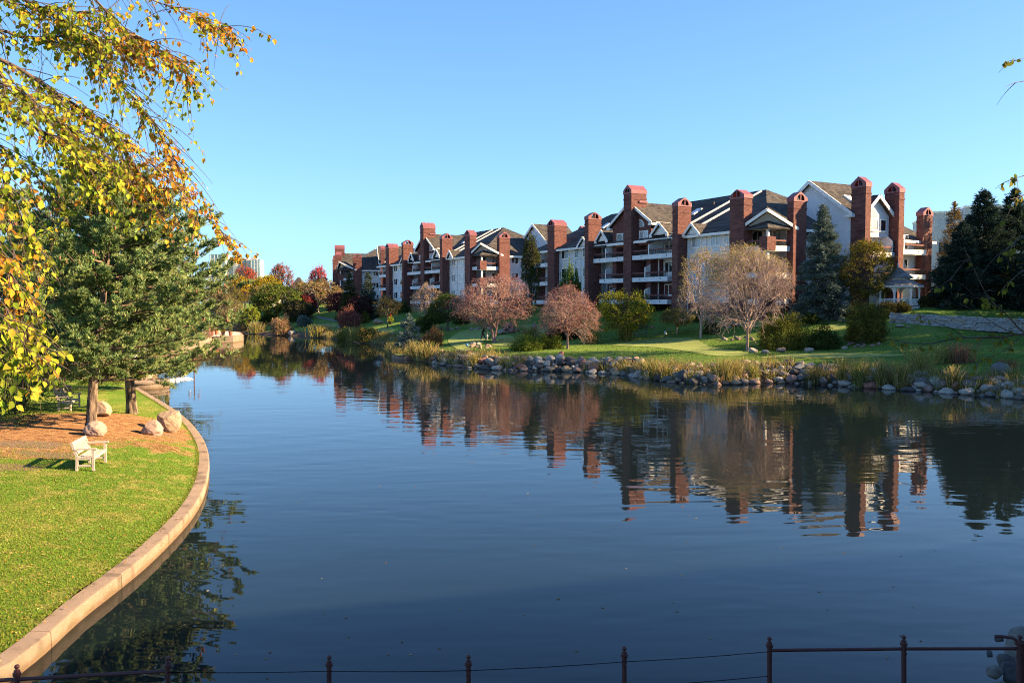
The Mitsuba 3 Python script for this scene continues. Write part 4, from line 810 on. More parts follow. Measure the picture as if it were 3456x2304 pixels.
# --- conifers
BLUE = [(.115, .150, .132), (.085, .120, .108), (.15, .185, .16), (.06, .09, .075)]
p = gd(2772, 84)
plant_tree('blue_spruce', 'tall blue spruce in front of the nearest apartment block', 'tree', p, spruce(41, tall(0, 700, 84) - p[2], 3.35, 30000, .36, BLUE, (3, 3, 1.2, 2), z0=.03), 'dark_bark_material', leafm='needle_material', crown='needles')
p = gp(1376, 1196, 70); p = gd(1378, 90.5)
plant_tree('blue_spruce', 'small silvery blue spruce at the tip of the point', 'tree', p, spruce(42, tall(0, 1063, 90.5) - p[2], 1.75, 13000, .22, [(.13, .175, .165), (.095, .135, .125), (.18, .23, .21), (.05, .08, .07)], (3, 3, 2, 2), z0=.02, up=.35), 'dark_bark_material', leafm='needle_material', crown='needles')
DK = [(.020, .035, .026), (.030, .048, .036), (.044, .066, .050)]
for px, top, Y, R, n, lab, sd in ((3312, 655, 84, 5.0, 42000, 'tall very dark spruce near the right edge, left of a close pair', 43), (3412, 648, 86, 4.6, 32000, 'tall very dark spruce near the right edge, right of a close pair', 44), (3238, 760, 82, 3.6, 20000, 'lower dark spruce at the left foot of the tall pair', 45), (3520, 640, 80, 4.0, 16000, 'dark spruce cut by the right edge of the picture', 46), (3640, 600, 74, 4.2, 10000, 'dark spruce just outside the right edge', 47)):
    p = gd(px, Y); plant_tree('dark_spruce', lab, 'tree', p, spruce(sd, tall(0, top, Y) - p[2], R, n, .42, DK, None, z0=.03), 'dark_bark_material', leafm='needle_material', crown='needles', rz=sd * 40)
for px, top, Y, R, n, L, pal, lab, sd in ((1182, 927, 158, 2.6, 9000, .4, [(.05, .06, .022), (.075, .085, .03), (.035, .045, .02)], 'olive green spruce before the farthest apartment block', 48), (1243, 925, 152, 2.7, 10000, .42, [(.05, .075, .06), (.085, .115, .09), (.03, .05, .04)], 'blue green spruce beside the end of the middle block', 49), (945, 925, 330, 2.4, 1500, .8, DK, 'tiny dark spruce on the left skyline', 50)):
    p = gd(px, Y); plant_tree('spruce', lab, 'tree', p, spruce(sd, tall(0, top, Y) - p[2], R, n, L, pal, None), 'dark_bark_material', leafm='needle_material', crown='needles')
# trees out of the picture on the right, whose shade lies on the right bank
for i, (x, y, H, Wd) in enumerate(((47, 57, 12, 9), (53, 63, 14, 9), (49, 69, 12, 8), (60, 58, 15, 10), (58, 71, 15, 10), (67, 64, 16, 11), (56, 52, 13, 9))):
    plant_tree('broadleaf_tree', 'leafy tree on the right bank outside the picture', 'tree', (x, y, float(ground(x, y))), decid(500 + i, H, Wd, 2.2, .2, 5200, .42, [(.05, .075, .02), (.08, .10, .025)], None, n1=10, n2=6, n3=5, twig=.02), group='trees outside the picture')
# columnar evergreens by the walls
for px, top, w, Y in ((1899, 945, 26, 103), (1925, 935, 30, 102), (1951, 938, 26, 103)):
    p = gd(px, Y); H = tall(0, top, Y) - p[2]; R_ = size(p, w) / 2
    plant_tree('arborvitae', f'bright green columnar arborvitae, {dict(((1899, "left"), (1925, "middle"), (1951, "right")))[px]} of a row of three below white walled windows', 'tree', p, shrub(int(px), R_, R_, H, 7500, .17, [(.075, .12, .022), (.11, .155, .03), (.05, .085, .018)], None, rough=.3, up=1.6, boxy=.25), 'dark_bark_material', group='three columnar arborvitae', crown='foliage')
p = gd(1792, 119); H = tall(0, 785, 119) - p[2]
plant_tree('columnar_tree', 'tall dark columnar tree in the gap between the two apartment blocks', 'tree', p, decid(55, H, 2.9, 1.2, .12, 8500, .17, [(.030, .045, .013), (.05, .07, .018), (.13, .12, .025)], (4, 3, 1), n1=16, n2=6, n3=5, bias=1.0, rough=.5), 'dark_bark_material')
# --- trees at the far left
RED = [(.46, .055, .055), (.38, .08, .05), (.50, .11, .06)]
for i, (px, top, w, Y, pal, wts, lab, sd) in enumerate((
    (828, 887, 74, 240, RED + [(.20, .12, .045)], (2, 2, 1, 2), 'red maple on the left skyline before the distant tower, leftmost of three', 61), (954, 884, 78, 235, [(.40, .06, .05), (.35, .12, .05), (.20, .17, .05)], (3, 2, 1.6), 'red and orange maple on the left skyline, middle of three', 62), (1074, 897, 66, 225, [(.50, .045, .06), (.44, .05, .05)], (2, 1), 'bright crimson maple on the left skyline, rightmost of three', 63),
    (818, 928, 95, 222, [(.42, .27, .02), (.30, .22, .025), (.16, .15, .025)], (3, 1, 1.5), 'golden yellow tree at the left, beside the pine', 64), (905, 930, 120, 215, [(.34, .25, .02), (.20, .20, .025), (.42, .28, .02)], (2, 3, 1), 'yellow and green tree left of the big locust', 65), (770, 965, 90, 205, [(.10, .10, .025), (.15, .13, .03)], None, 'olive tree behind the pine tips at the left', 66),
    (935, 962, 165, 172, [(.055, .085, .018), (.085, .115, .022), (.12, .14, .03)], (3, 3, 1), 'large spreading green locust tree with a dark trunk at the head of the lake', 67), (755, 988, 110, 180, [(.17, .15, .06), (.20, .16, .085), (.12, .12, .045)], None, 'brownish twiggy round tree at the far left shore', 68), (1075, 942, 150, 186, [(.17, .14, .06), (.13, .13, .04), (.22, .13, .06)], None, 'thinning brown and green tree with a pale forked trunk below the crimson maple', 69),
    (838, 1030, 70, 165, [(.20, .24, .03), (.15, .20, .03)], None, 'small bright lime tree at the head of the lake', 70), (1015, 975, 70, 215, [(.24, .13, .06), (.20, .15, .06)], None, 'russet tree beside the grey roofed house', 71), (880, 965, 70, 200, [(.30, .21, .08), (.22, .18, .06)], None, 'pale gold tree in the middle of the far left grove', 72),
    (690, 940, 130, 230, [(.08, .10, .025), (.13, .13, .03)], None, 'green tree behind the pine at the far left', 73), (620, 960, 140, 220, [(.10, .11, .03)], None, 'olive tree hidden behind the pine', 74), (1120, 950, 60, 230, [(.10, .10, .03), (.16, .12, .04)], None, 'green and rust tree between the crimson maple and the farthest block', 75))):
    p = gd(px, Y); H = tall(0, top, Y) - p[2]; Wd = size(p, w)
    bare_ = sd in (68, 69)
    plant_tree(('red_maple' if sd < 64 else 'autumn_tree'), lab, 'tree', p, decid(sd, H, Wd, H * (.22 if sd != 67 else .27), H * .02, 3200 if w < 100 else 5600, .021 * Wd + .16, pal, wts, n1=10, n2=6, n3=6, twig=.03, rough=.5, jit=.12), 'grey_bark_material' if bare_ else 'dark_bark_material')
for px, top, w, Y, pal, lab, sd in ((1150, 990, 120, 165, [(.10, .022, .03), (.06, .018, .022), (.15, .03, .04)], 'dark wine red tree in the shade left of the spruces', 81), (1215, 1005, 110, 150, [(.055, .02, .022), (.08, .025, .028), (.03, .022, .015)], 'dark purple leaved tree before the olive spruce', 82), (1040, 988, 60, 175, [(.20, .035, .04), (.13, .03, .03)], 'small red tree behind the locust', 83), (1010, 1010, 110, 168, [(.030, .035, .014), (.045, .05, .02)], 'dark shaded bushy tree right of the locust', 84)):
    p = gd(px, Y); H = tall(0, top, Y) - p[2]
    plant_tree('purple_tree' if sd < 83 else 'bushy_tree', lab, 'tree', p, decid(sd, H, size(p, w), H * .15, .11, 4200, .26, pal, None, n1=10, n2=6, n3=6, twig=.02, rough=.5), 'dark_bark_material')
# --- shrubs of the bank: column, base row, width px, height px, leaf, palette
OL = [(.085, .10, .022), (.12, .13, .03), (.17, .16, .035)]; DG = [(.030, .050, .014), (.045, .068, .018), (.065, .085, .022)]; AU = [(.20, .11, .05), (.26, .17, .06), (.15, .13, .04), (.28, .10, .06)]
for i, (px, py, w, h, pal, lab) in enumerate((
    (2640, 1178, 175, 92, [(.05, .065, .016), (.085, .095, .02), (.14, .14, .028)], 'wide dark olive shrub right of the large bare tree'), (2785, 1178, 120, 70, DG, 'low dark shrub between the two big olive shrubs'), (2922, 1152, 165, 118, [(.05, .06, .016), (.09, .09, .02), (.16, .14, .03)], 'large dark shrub with sunlit yellow tips left of the stone wall'),
    (1775, 1182, 120, 44, [(.10, .14, .022), (.15, .18, .03), (.07, .10, .02)], 'left part of the low bright green hedge on the rocky bank'), (1855, 1176, 90, 42, [(.13, .16, .025), (.17, .19, .03), (.07, .10, .02)], 'right part of the low bright green hedge by the crabapple'),
    (1450, 1170, 98, 62, AU, 'rust and green shrub beside the small blue spruce'), (955, 1128, 78, 54, [(.24, .13, .09), (.30, .19, .12), (.15, .14, .05)], 'pinkish brown shrub on the far shore below the locust'), (1236, 1152, 105, 58, [(.12, .12, .03), (.20, .12, .05), (.17, .18, .04)], 'red and green shrub at the water left of the small spruce'),
    (1182, 1108, 84, 62, [(.17, .065, .055), (.22, .09, .07), (.10, .055, .04)], 'upright rusty red shrub with plumed tips behind the shore'), (1170, 1150, 60, 38, OL, 'olive reedy shrub at the water below the rusty plumes'),
    (1430, 1120, 96, 60, DG, 'dark shrub behind the small blue spruce'), (1470, 1092, 80, 46, DG, 'shaded dark bush below the round tree'), (1560, 1092, 56, 50, DG, 'dark bush at the left foot of the left crabapple'), (1350, 1055, 90, 36, DG, 'dark foundation shrub below the middle block'),
    (2190, 1050, 120, 40, DG, 'foundation shrub below the nearest block, left'), (2420, 1046, 120, 34, DG, 'foundation shrub below the nearest block, middle'), (1750, 1060, 100, 52, DG, 'dark shrub under the columnar tree'), (2090, 1105, 56, 66, [(.14, .16, .024), (.20, .20, .03)], 'yellow green shrub under the maple by the pipe fence'),
    (2355, 1082, 66, 42, OL, 'olive bush under the slender bare tree'), (2400, 1126, 46, 56, DG, 'dark round shrub with a lime base before the garden bench'), (2735, 1094, 46, 34, DG, 'small bush on the slope left of the street lamp'), (2480, 1086, 76, 32, [(.10, .11, .03), (.16, .13, .05)], 'low brownish shrub bed by the garden bench'),
    (1900, 1144, 100, 55, [(.018, .024, .012), (.03, .036, .015)], 'very dark clipped shrub behind the right crabapple trunk'), (1230, 1090, 36, 40, OL, 'small yellow bush on the shore behind the rocks'), (905, 1095, 62, 40, DG, 'dark clipped bush left of the locust trunk'), (1010, 1082, 72, 42, DG, 'dark bush right of the locust trunk'), (1026, 1100, 50, 36, [(.09, .12, .10), (.12, .15, .13)], 'pale grey green shrub by the far green'),
    (2985, 1072, 60, 26, [(.035, .045, .014), (.05, .06, .02)], 'dark hedge in front of the gazebo, left'))):
    p = gp(px, py, 48); w_m, h_m = size(p, w), size(p, h)
    plant_shrub('shrub', lab, 'shrub', p, shrub(200 + i, w_m / 2, w_m / 2.3, h_m, int(1500 + 8.0 * w * h / 10), max(.085, size(p, 4.2)), pal, None, rough=.5), rz=i * 37)
for px, py, w, h, lab in ((3020, 1066, 90, 30, 'clipped brown-green hedge in front of the gazebo'), (3150, 1046, 130, 30, 'long clipped hedge right of the gazebo'), (3400, 1010, 150, 40, 'dark clipped hedge below the tall spruces')):
    p = gd(px, 80 if px < 3100 else 82); p[2] = max(p[2], 5.9 - (py - 1022) * p[1] / FOC)
    plant_shrub('hedge', lab, 'hedge', p, shrub(int(px), size(p, w) / 2, size(p, w) / 4, size(p, h), 7000, .12, [(.045, .045, .018), (.065, .06, .024)], None, rough=.15, boxy=.45))
# --- reeds and grasses along the water
GR = [(.26, .20, .07), (.18, .17, .045), (.33, .25, .12), (.12, .14, .035)]; GG = [(.14, .17, .045), (.20, .20, .06), (.26, .22, .09)]
for i, (px, py, w, h, pal, hd, lab) in enumerate((
    (1395, 1208, 30, 58, GR, 0, 'pale reeds at the tip of the point beside the timber edge'), (1440, 1214, 60, 62, GR, 0, 'tall straw coloured reed bed left of the first big rocks'), (1600, 1236, 50, 46, GR, 0, 'straw tuft right of the dark slate boulder'), (1790, 1142, 60, 46, GG, 14, 'green cattail clump left of the right crabapple'), (1998, 1160, 56, 66, GG, 0, 'tall green reeds right of the right crabapple'), (2110, 1150, 46, 60, GG, 0, 'reeds growing round the pipe fence'),
    (2215, 1270, 90, 60, GR, 0, 'arching straw grass at the water before the stony spur'), (2250, 1280, 40, 54, GR, 0, 'upright straw grass tuft beside the dark boulder of the spur'), (2440, 1280, 50, 70, GR, 0, 'straw and green reeds right of the stony spur'), (2480, 1272, 44, 60, GR, 0, 'golden grass on the bank right of the spur'), (2545, 1282, 24, 56, GG, 0, 'small green tuft among the stones'),
    (2845, 1303, 30, 84, GR, 0, 'tall cattail clump, leftmost of four in shade'), (2900, 1304, 50, 90, GG, 0, 'tall cattail clump, second of four in shade'), (2972, 1306, 50, 84, GR, 0, 'tall cattail clump, third of four in shade'), (3040, 1308, 60, 80, GR, 0, 'tall cattail clump, fourth of four in shade'),
    (3105, 1265, 70, 84, GG, 18, 'sunlit foxtail grass with nodding heads on the right bank'), (3180, 1230, 40, 62, GG, 14, 'upright sunlit foxtails right of the nodding ones'), (3240, 1225, 70, 60, [(.24, .10, .07), (.20, .13, .07)], 0, 'reddish dry grass at the right bank top'), (3215, 1314, 44, 70, GR, 0, 'dry brown stalks over the right boulders'), (3420, 1290, 24, 50, GG, 0, 'small yellow green weed by the rightmost boulders'), (3400, 1250, 60, 36, [(.20, .10, .06), (.16, .11, .05)], 0, 'rusty dry grass at the right edge'),
    (1085, 1134, 86, 38, [(.30, .24, .07), (.24, .20, .06)], 0, 'golden reed bed on the far shore'), (870, 1122, 60, 34, GR, 0, 'dry reeds on the far shore left of the pinkish shrub'), (820, 1116, 50, 34, [(.22, .13, .09), (.2, .17, .06)], 0, 'reddish reeds at the far end of the lake'), (1185, 1150, 30, 46, GG, 0, 'green reeds below the rusty plumes'), (2750, 1290, 60, 56, [(.12, .11, .05), (.09, .10, .04)], 0, 'thin dark reeds before the shaded stones'))):
    p = gp(px, py, 47); r = size(p, w) / 2 * (.55 if 'in shade' in lab else .85)
    g, c = reeds(300 + i, r, size(p, h), int(110 + 3.6 * w), pal, None, w=max(.018, size(p, 1.3)), heads=hd, arch=.16 if 'arching' not in lab else .4)
    single('reed_clump', lab, 'reeds', g, 'leaf_material', color=c, tw=move(p[0], p[1], max(p[2], 0) - .02))
rs = np.random.default_rng(77); fs = resample(far_shore, .35); gs = []; cs = []
fs = fs[(fs[:, 1] > 47) & (fs[:, 1] < 140)]; bd = shapely.boundary(lake)
for _ in range(1900):
    x, y = fs[rs.integers(len(fs))] + rs.normal(0, .3, 2) + [rs.uniform(-.4, .4), rs.uniform(-.2, 3.6)]; z = float(ground(x, y))
    if z < .03 or bd.distance(shapely.Point(x, y)) > 3.2 or meshkit.noise(np.array([x * .35, y * .35, 1.0]), 4) < .50: continue
    g, c = reeds(int(rs.integers(1e6)), .30, rs.uniform(.4, 1.15), int(rs.integers(16, 34)), [GR, GG, [(.24, .15, .08), (.15, .15, .05)], GR][int(rs.integers(4))], None, w=.032, arch=.3)
    gs.append((g[0] + [x, y, z], g[1])); cs.append(c)
scene['bank_grass'] = mikit.ply(cat(gs), 'leaf_material', color=np.vstack(cs)); labels['bank_grass'] = {'label': 'loose dry grass and weeds between the stones of the far bank', 'category': 'grass', 'kind': 'stuff'}
# rough grass of the far bank
k = 60000; a = rs.uniform(-.16, .62, k); Yv = 58 + 55 * rs.random(k) ** 1.3; qx = a * Yv; gz = ground(qx, Yv); ok = gz > .9; u_ = np.column_stack([qx, Yv, gz - .01])[ok]; k = len(u_)
gm, gc = leaves(u_, unit(np.column_stack([rs.normal(0, .5, (k, 2)), np.ones(k)])), ball(rs, k), rs.uniform(.05, .14, k), rs.uniform(.03, .06, k), tint(rs, [(.085, .165, .028), (.12, .20, .036), (.07, .13, .022)], k, gain=1.2))
# (kept clear of the putting greens below)
GREENS = [('putting_green', [(1560, 1190), (1500, 1150), (1540, 1118), (1620, 1108), (1660, 1117), (1640, 1150), (1600, 1175)], 'pale putting green left of the woman and child'), ('putting_green', [(1660, 1165), (1655, 1140), (1690, 1131), (1720, 1131), (1745, 1150), (1765, 1163), (1720, 1172)], 'small putting green right of the woman and child'), ('putting_green', [(2060, 1166), (2130, 1150), (2240, 1140), (2345, 1142), (2375, 1160), (2420, 1176), (2560, 1196), (2420, 1207), (2340, 1190), (2230, 1172)], 'long putting green above the stony spur'),
          ('putting_green', [(2560, 1207), (2700, 1193), (2830, 1192), (2960, 1195), (3100, 1200), (2960, 1208), (2700, 1210)], 'long shaded green above the right bank'), ('putting_green', [(1790, 1120), (1740, 1098), (1810, 1094), (1900, 1106), (1990, 1116), (1900, 1126)], 'green behind the red boulders'), ('putting_green', [(2740, 1114), (2790, 1098), (2850, 1094), (2860, 1108), (2800, 1120)], 'small shaded green between the big shrubs'), ('putting_green', [(1030, 1102), (1100, 1090), (1180, 1094), (1150, 1106)], 'far green in front of the locust'), ('putting_green', [(790, 1094), (820, 1086), (905, 1082), (880, 1092), (830, 1096)], 'sunlit far green at the head of the lake'),
          ('putting_green', [(1275, 1118), (1285, 1104), (1320, 1103), (1335, 1112), (1310, 1120)], 'little green above the shore stones'), ('putting_green', [(2440, 1098), (2520, 1085), (2640, 1095), (2560, 1106)], 'green behind the large bare tree'), ('cart_path', [(1420, 1080), (1520, 1076), (1640, 1074), (1640, 1077), (1520, 1080), (1420, 1085)], 'narrow grey path across the lawn'), ('cart_path', [(1070, 1068), (1120, 1078), (1170, 1086), (1165, 1089), (1110, 1082), (1060, 1071)], 'grey footpath under the thinning tree')]
polys = []
for nm, pts_, lab in GREENS:
    pl = shapely.Polygon([tuple(gp(*q, 55)[:2]) for q in pts_]).buffer(0)
    pl = shapely.Polygon(chaikin(np.vstack([np.array(pl.exterior.coords)]), 2)).buffer(0)
    if pl.geom_type != 'Polygon': pl = max(pl.geoms, key=lambda g: g.area)
    if pl.area < 1: continue
    polys.append(pl); struct(nm, drape(pl, ground, .7, .035), 'green_material' if nm == 'putting_green' else 'path_material', smooth=True, label=lab, cat='green' if nm == 'putting_green' else 'path')
un = shapely.union_all(polys); okk = ~shapely.contains(un, shapely.points(u_[:, :2])); km = np.repeat(okk, 4)
vm = gm[0].reshape(-1, 4, 3)[okk].reshape(-1, 3); fm = (np.array([[0, 1, 2], [0, 2, 3]])[None] + (np.arange(okk.sum()) * 4)[:, None, None]).reshape(-1, 3)
scene['bank_turf'] = mikit.ply((vm, fm), 'leaf_material', color=gc[km]); labels['bank_turf'] = {'label': 'green turf of the far bank between the putting greens', 'category': 'grass', 'kind': 'stuff'}
# ------------------------------------------------------------------ boulders
def boulder(seed, sub=2, cuts=4, rough=.38):
    rng = np.random.default_rng(seed); m = trimesh.creation.icosphere(subdivisions=sub); v = np.array(m.vertices)
    v = v * (1 - rough * .5 + rough * meshkit.fbm(v * 1.1 + rng.uniform(0, 50, 3), 3)[:, None])
    for _ in range(cuts):
        n = unit(rng.standard_normal(3)); d = v @ n; c = rng.uniform(.50, .72); v = np.where((d > c)[:, None], v - np.outer(d - c, n) * .85, v)
    return v, np.array(m.faces)
RV = {}
def rock_ply(kind, var):
    k = (kind, var)
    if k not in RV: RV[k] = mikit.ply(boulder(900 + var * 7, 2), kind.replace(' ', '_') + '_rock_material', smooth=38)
    return RV[k]
rr = np.random.default_rng(8)
def pxcol(p): return CX + FOC * p[0] / p[1]
def put_rock(kind, p, r, label, group=None, sink=.30, name='boulder', flat=.72):
    sx, sy, sz = r * rr.uniform(.85, 1.25), r * rr.uniform(.8, 1.1), r * flat * rr.uniform(.8, 1.15)
    tw = T().translate([float(p[0]), float(p[1]), float(p[2] + sz * (1 - 2 * sink))]).rotate([0, 0, 1], float(rr.uniform(0, 360))).rotate([1, 0, 0], float(rr.normal(0, 12))).scale([float(sx), float(sy), float(sz)])
    k_ = single(name, label, 'boulder', rock_ply(kind, int(rr.integers(7))), None, tw=tw, group=group)
    ROCK_KEYS.append((label, pxcol(p), k_)); return k_
ROCK_KEYS = []
ZONES = [(1300, 1560, 'by the first reeds'), (1560, 1830, 'below the woman'), (1830, 2060, 'below the crabapple'), (2060, 2250, 'left of the spur'), (2250, 2420, 'on the spur'), (2420, 2580, 'below the bare trees'), (2580, 2810, 'right of the bare tree'), (2810, 3090, 'behind the cattails'), (3090, 3260, 'below the foxtails'), (3260, 3700, 'near the right edge')]
KINDS = list(ROCKS)
taken, stuffed = [], []
bankline = resample(far_shore[(far_shore[:, 1] > 47) & (far_shore[:, 1] < 90)], .25)
cand = []
for i in range(9000):
    q = bankline[rr.integers(len(bankline))] + rr.normal(0, .35, 2) + np.array([rr.uniform(-.3, .3), rr.uniform(-.1, 3.9)])
    cand.append((.16 + .34 * rr.random() ** 2.4, *q))
cand.sort(key=lambda c: -c[0] * 60 / math.hypot(c[1], c[2])); rocks_n = 0
sdl = shapely.boundary(lake)
for r, x, y in cand:
    r = min(r, .62); px = pxcol((x, y))
    if px < 1455 or px > 3620: continue
    z = float(ground(x, y)); s = sdl.distance(shapely.Point(x, y)); ins = z < 0
    lim = 3.3 if px > 2230 else 2.5
    if (ins and s > .35) or s > lim: continue
    if any((x - a) ** 2 + (y - b) ** 2 < (.70 * (r + c)) ** 2 for a, b, c in taken): continue
    taken.append((x, y, r))
    big = len(taken) <= 245
    k = KINDS[rr.choice(6, p=[.34, .24, .09, .17, .12, .04])]
    if big:
        zn = next(t for a, b, t in ZONES if a <= px < b)
        low = 'at the water' if s < .8 else 'high on the bank' if s > 2.0 else 'halfway up the bank'
        put_rock(k, (x, y, max(z, -.1)), r, f'{"large " if r > .45 else "small " if r < .28 else ""}{k} boulder {low} {zn}', 'boulders of the rocky bank')
    else: stuffed.append((k, x, y, z, r * .9))
    if len(taken) > 900: break
sm = {}
for k, x, y, z, r in stuffed:
    v, f = boulder(int(rr.integers(40)), 1, 3); a = rr.uniform(0, 6.28); R = np.array([[math.cos(a), -math.sin(a), 0], [math.sin(a), math.cos(a), 0], [0, 0, 1]])
    sm.setdefault(k, []).append(((v * [r, r * .9, r * .7]) @ R.T + [x, y, max(z, -.1) + r * .2], f))
for k, ms in sm.items():
    kk = 'bank_stones__' + k.replace(' ', '_') + '_stones'
    scene[kk] = mikit.ply(cat(ms), k.replace(' ', '_') + '_rock_material', smooth=38); labels[kk] = {'kind': 'stuff'}
labels['bank_stones'] = {'label': 'small stones filling the gaps between the boulders of the far bank', 'category': 'stones', 'kind': 'stuff'}
# single boulders one can point to
for px, py, w, kind, lab, fl in ((1568, 1228, 62, 'dark slate', 'big dark slate boulder at the water beside the straw tuft', .8), (2310, 1285, 66, 'dark slate', 'big dark grey-green boulder at the foot of the stony spur', .75), (2220, 1276, 18, 'pale grey', 'small pale boulder in the water before the arching grass', .8), (2260, 1282, 26, 'pinkish', 'rounded pinkish boulder in the water left of the dark spur boulder', .7), (1810, 1248, 26, 'pale grey', 'pale pointed stone in the water below the right crabapple', .9),
    (1998, 1250, 20, 'pale grey', 'little pale stone at the water right of the crabapple', .8), (1895, 1200, 24, 'rusty red', 'rust coloured pointed boulder in the bank below the right crabapple', 1.1), (3380, 1297, 50, 'pinkish', 'large flat topped pinkish boulder near the right edge', .7), (3385, 1268, 62, 'mid grey', 'large grey boulder behind the flat topped one at the right edge', .9), (3110, 1300, 54, 'mid grey', 'wide grey boulder at the water right of the cattails', .6), (3185, 1310, 42, 'pinkish', 'low pinkish boulder at the water below the dry stalks', .7), (3270, 1306, 44, 'mid grey', 'tilted grey boulder in the shade by the right bank', .7),
    (2540, 1190, 40, 'pale grey', 'pale oval boulder on the grass left of the dark shrub', .6), (2583, 1192, 26, 'pale grey', 'second pale oval boulder on the grass, smaller', .55), (2638, 1188, 32, 'mid grey', 'grey oval boulder on the grass under the dark shrub', .6), (2727, 1186, 32, 'pale grey', 'pale boulder on the grass between the dark shrubs', .65), (2850, 1178, 20, 'pale grey', 'pale stone left of the rock cluster under the big shrub', .8),
    (1694, 1128, 38, 'tan', 'smooth tan boulder at the left foot of the boulder heap', .55), (1728, 1124, 26, 'rusty red', 'bright red boulder in the boulder heap by the crabapple', .9), (1708, 1118, 26, 'dark slate', 'dark pointed boulder on the boulder heap', .9), (1720, 1106, 36, 'mid grey', 'large blue grey boulder on top of the boulder heap', .8), (1700, 1104, 16, 'tan', 'small tan boulder on top of the boulder heap', 1.0), (1745, 1118, 18, 'rusty red', 'dark red boulder at the right of the boulder heap', 1.0), (1726, 1111, 20, 'dark slate', 'black boulder in the middle of the boulder heap', 1.0), (1765, 1124, 22, 'tan', 'lone tan boulder on the lit grass right of the heap', .7),
    (1295, 1160, 16, 'pale grey', 'pale round stone in the cove, left of its group', .8), (1312, 1158, 14, 'pale grey', 'pale round stone in the cove, middle of its group', .8), (1322, 1150, 18, 'pale grey', 'pale stone above the cove group', .9), (1302, 1134, 16, 'mid grey', 'grey stone at the top of the cove', .9), (1325, 1132, 15, 'pale grey', 'pale upright stone at the top of the cove', 1.0), (1268, 1158, 10, 'pale grey', 'tiny pale stone in the cove water', .8), (1278, 1094, 34, 'tan', 'tan boulder arch on the far shore', .8),
    (868, 1119, 22, 'pale grey', 'pale slab at the head of the lake', .5), (985, 1128, 26, 'pale grey', 'pale jagged stones below the pinkish shrub', .6), (1095, 1134, 20, 'pale grey', 'pale stone in the water left of the golden reeds', .8), (1086, 1122, 10, 'tan', 'small tan stone on the shore beside the golden reeds', .8), (3038, 1103, 26, 'pale grey', 'pale flat slab on the grass before the stone wall', .45), (3065, 1106, 14, 'pale grey', 'small slab beside the flat one before the stone wall', .5),
    (2168, 1098, 20, 'tan', 'tan boulder behind the pipe fence, upper left', .8), (2180, 1104, 18, 'mid grey', 'grey boulder behind the pipe fence', .8), (2200, 1108, 18, 'rusty red', 'reddish boulder behind the pipe fence, right', .7), (2160, 1110, 24, 'dark slate', 'dark boulder behind the pipe fence, low', .8), (2445, 1104, 24, 'mid grey', 'grey boulder under the large bare tree, left', .8), (2482, 1102, 30, 'mid grey', 'broad grey boulder under the large bare tree, right', .7), (2460, 1108, 12, 'pale grey', 'small pale stone between the boulders under the bare tree', .9)):
    p = gp(px, py, 47); r = size(p, w) / 2; put_rock(kind, (p[0], p[1], max(p[2], -.05)), r, lab, sink=.22, flat=fl)
def cluster(n, box_, grp, lab, wr, kinds=(0, 1, 3, 4)):
    for i in range(n):
        px, py = rr.uniform(box_[0], box_[1]), rr.uniform(box_[2], box_[3]); p = gp(px, py, 47)
        k = KINDS[kinds[int(rr.integers(len(kinds)))]]; put_rock(k, p, size(p, rr.uniform(*wr)) / 2, f'{k} stone {lab}', 'stones of the garden rock rows', name='stone')
cluster(16, (1582, 1662, 1160, 1178), '', 'in the rock pile below the child', (10, 22)); cluster(12, (1470, 1600, 1108, 1118), '', 'in the row along the left shaded green', (10, 18)); cluster(9, (1600, 1655, 1102, 1114), '', 'in the row behind the woman', (10, 20)); cluster(13, (2418, 2560, 1141, 1150), '', 'in the row under the bare tree', (10, 17)); cluster(14, (2850, 2970, 1158, 1174), '', 'in the heap under the large olive shrub', (10, 18)); cluster(9, (1060, 1150, 1098, 1108), '', 'in the row by the far green', (6, 12)); cluster(8, (840, 900, 1093, 1102), '', 'in the row at the head of the lake', (8, 14))
ORD = ['', 'second', 'third', 'fourth', 'fifth', 'sixth', 'seventh', 'eighth', 'ninth', 'tenth', 'eleventh', 'twelfth', 'thirteenth', 'fourteenth', 'fifteenth', 'sixteenth']
by = {}
for l_, x_, k_ in ROCK_KEYS: by.setdefault(l_, []).append((x_, k_))
for l_, v_ in by.items():
    if len(v_) > 1:
        for i, (x_, k_) in enumerate(sorted(v_)): labels[k_]['label'] = l_ + (', first from left' if i == 0 else f', {ORD[i] if i < len(ORD) else i + 1} from left')
# timber edging at the tip of the point
te = thing('timber_edging', 'curved low timber retaining edge at the tip of the point', 'edging')
tp = chaikin(np.array([W0(1398, 1213), W0(1360, 1214), W0(1333, 1211), W0(1318, 1203), W0(1322, 1190), W0(1335, 1182)]), 2)
for j in range(3):
    ms = [bar((*a, -.05 + .17 * j), (*b, -.05 + .17 * j), .12 - .012 * j, .16) for a, b in zip(tp[:-1], tp[1:])]
    part(te, 'plank', cat(ms), 'wood_edging_material')
c_ = tp.mean(0) + np.array([.8, 1.2]); tf = shapely.Polygon(list(map(tuple, tp)) + [W0(1420, 1185)]).buffer(-.05)
struct('point_turf', drape(tf if tf.geom_type == 'Polygon' else max(tf.geoms, key=lambda g: g.area), lambda x, y: np.full(len(np.ravel(x)), .43), .6), 'green_material', label='patch of turf behind the timber edge', cat='grass')

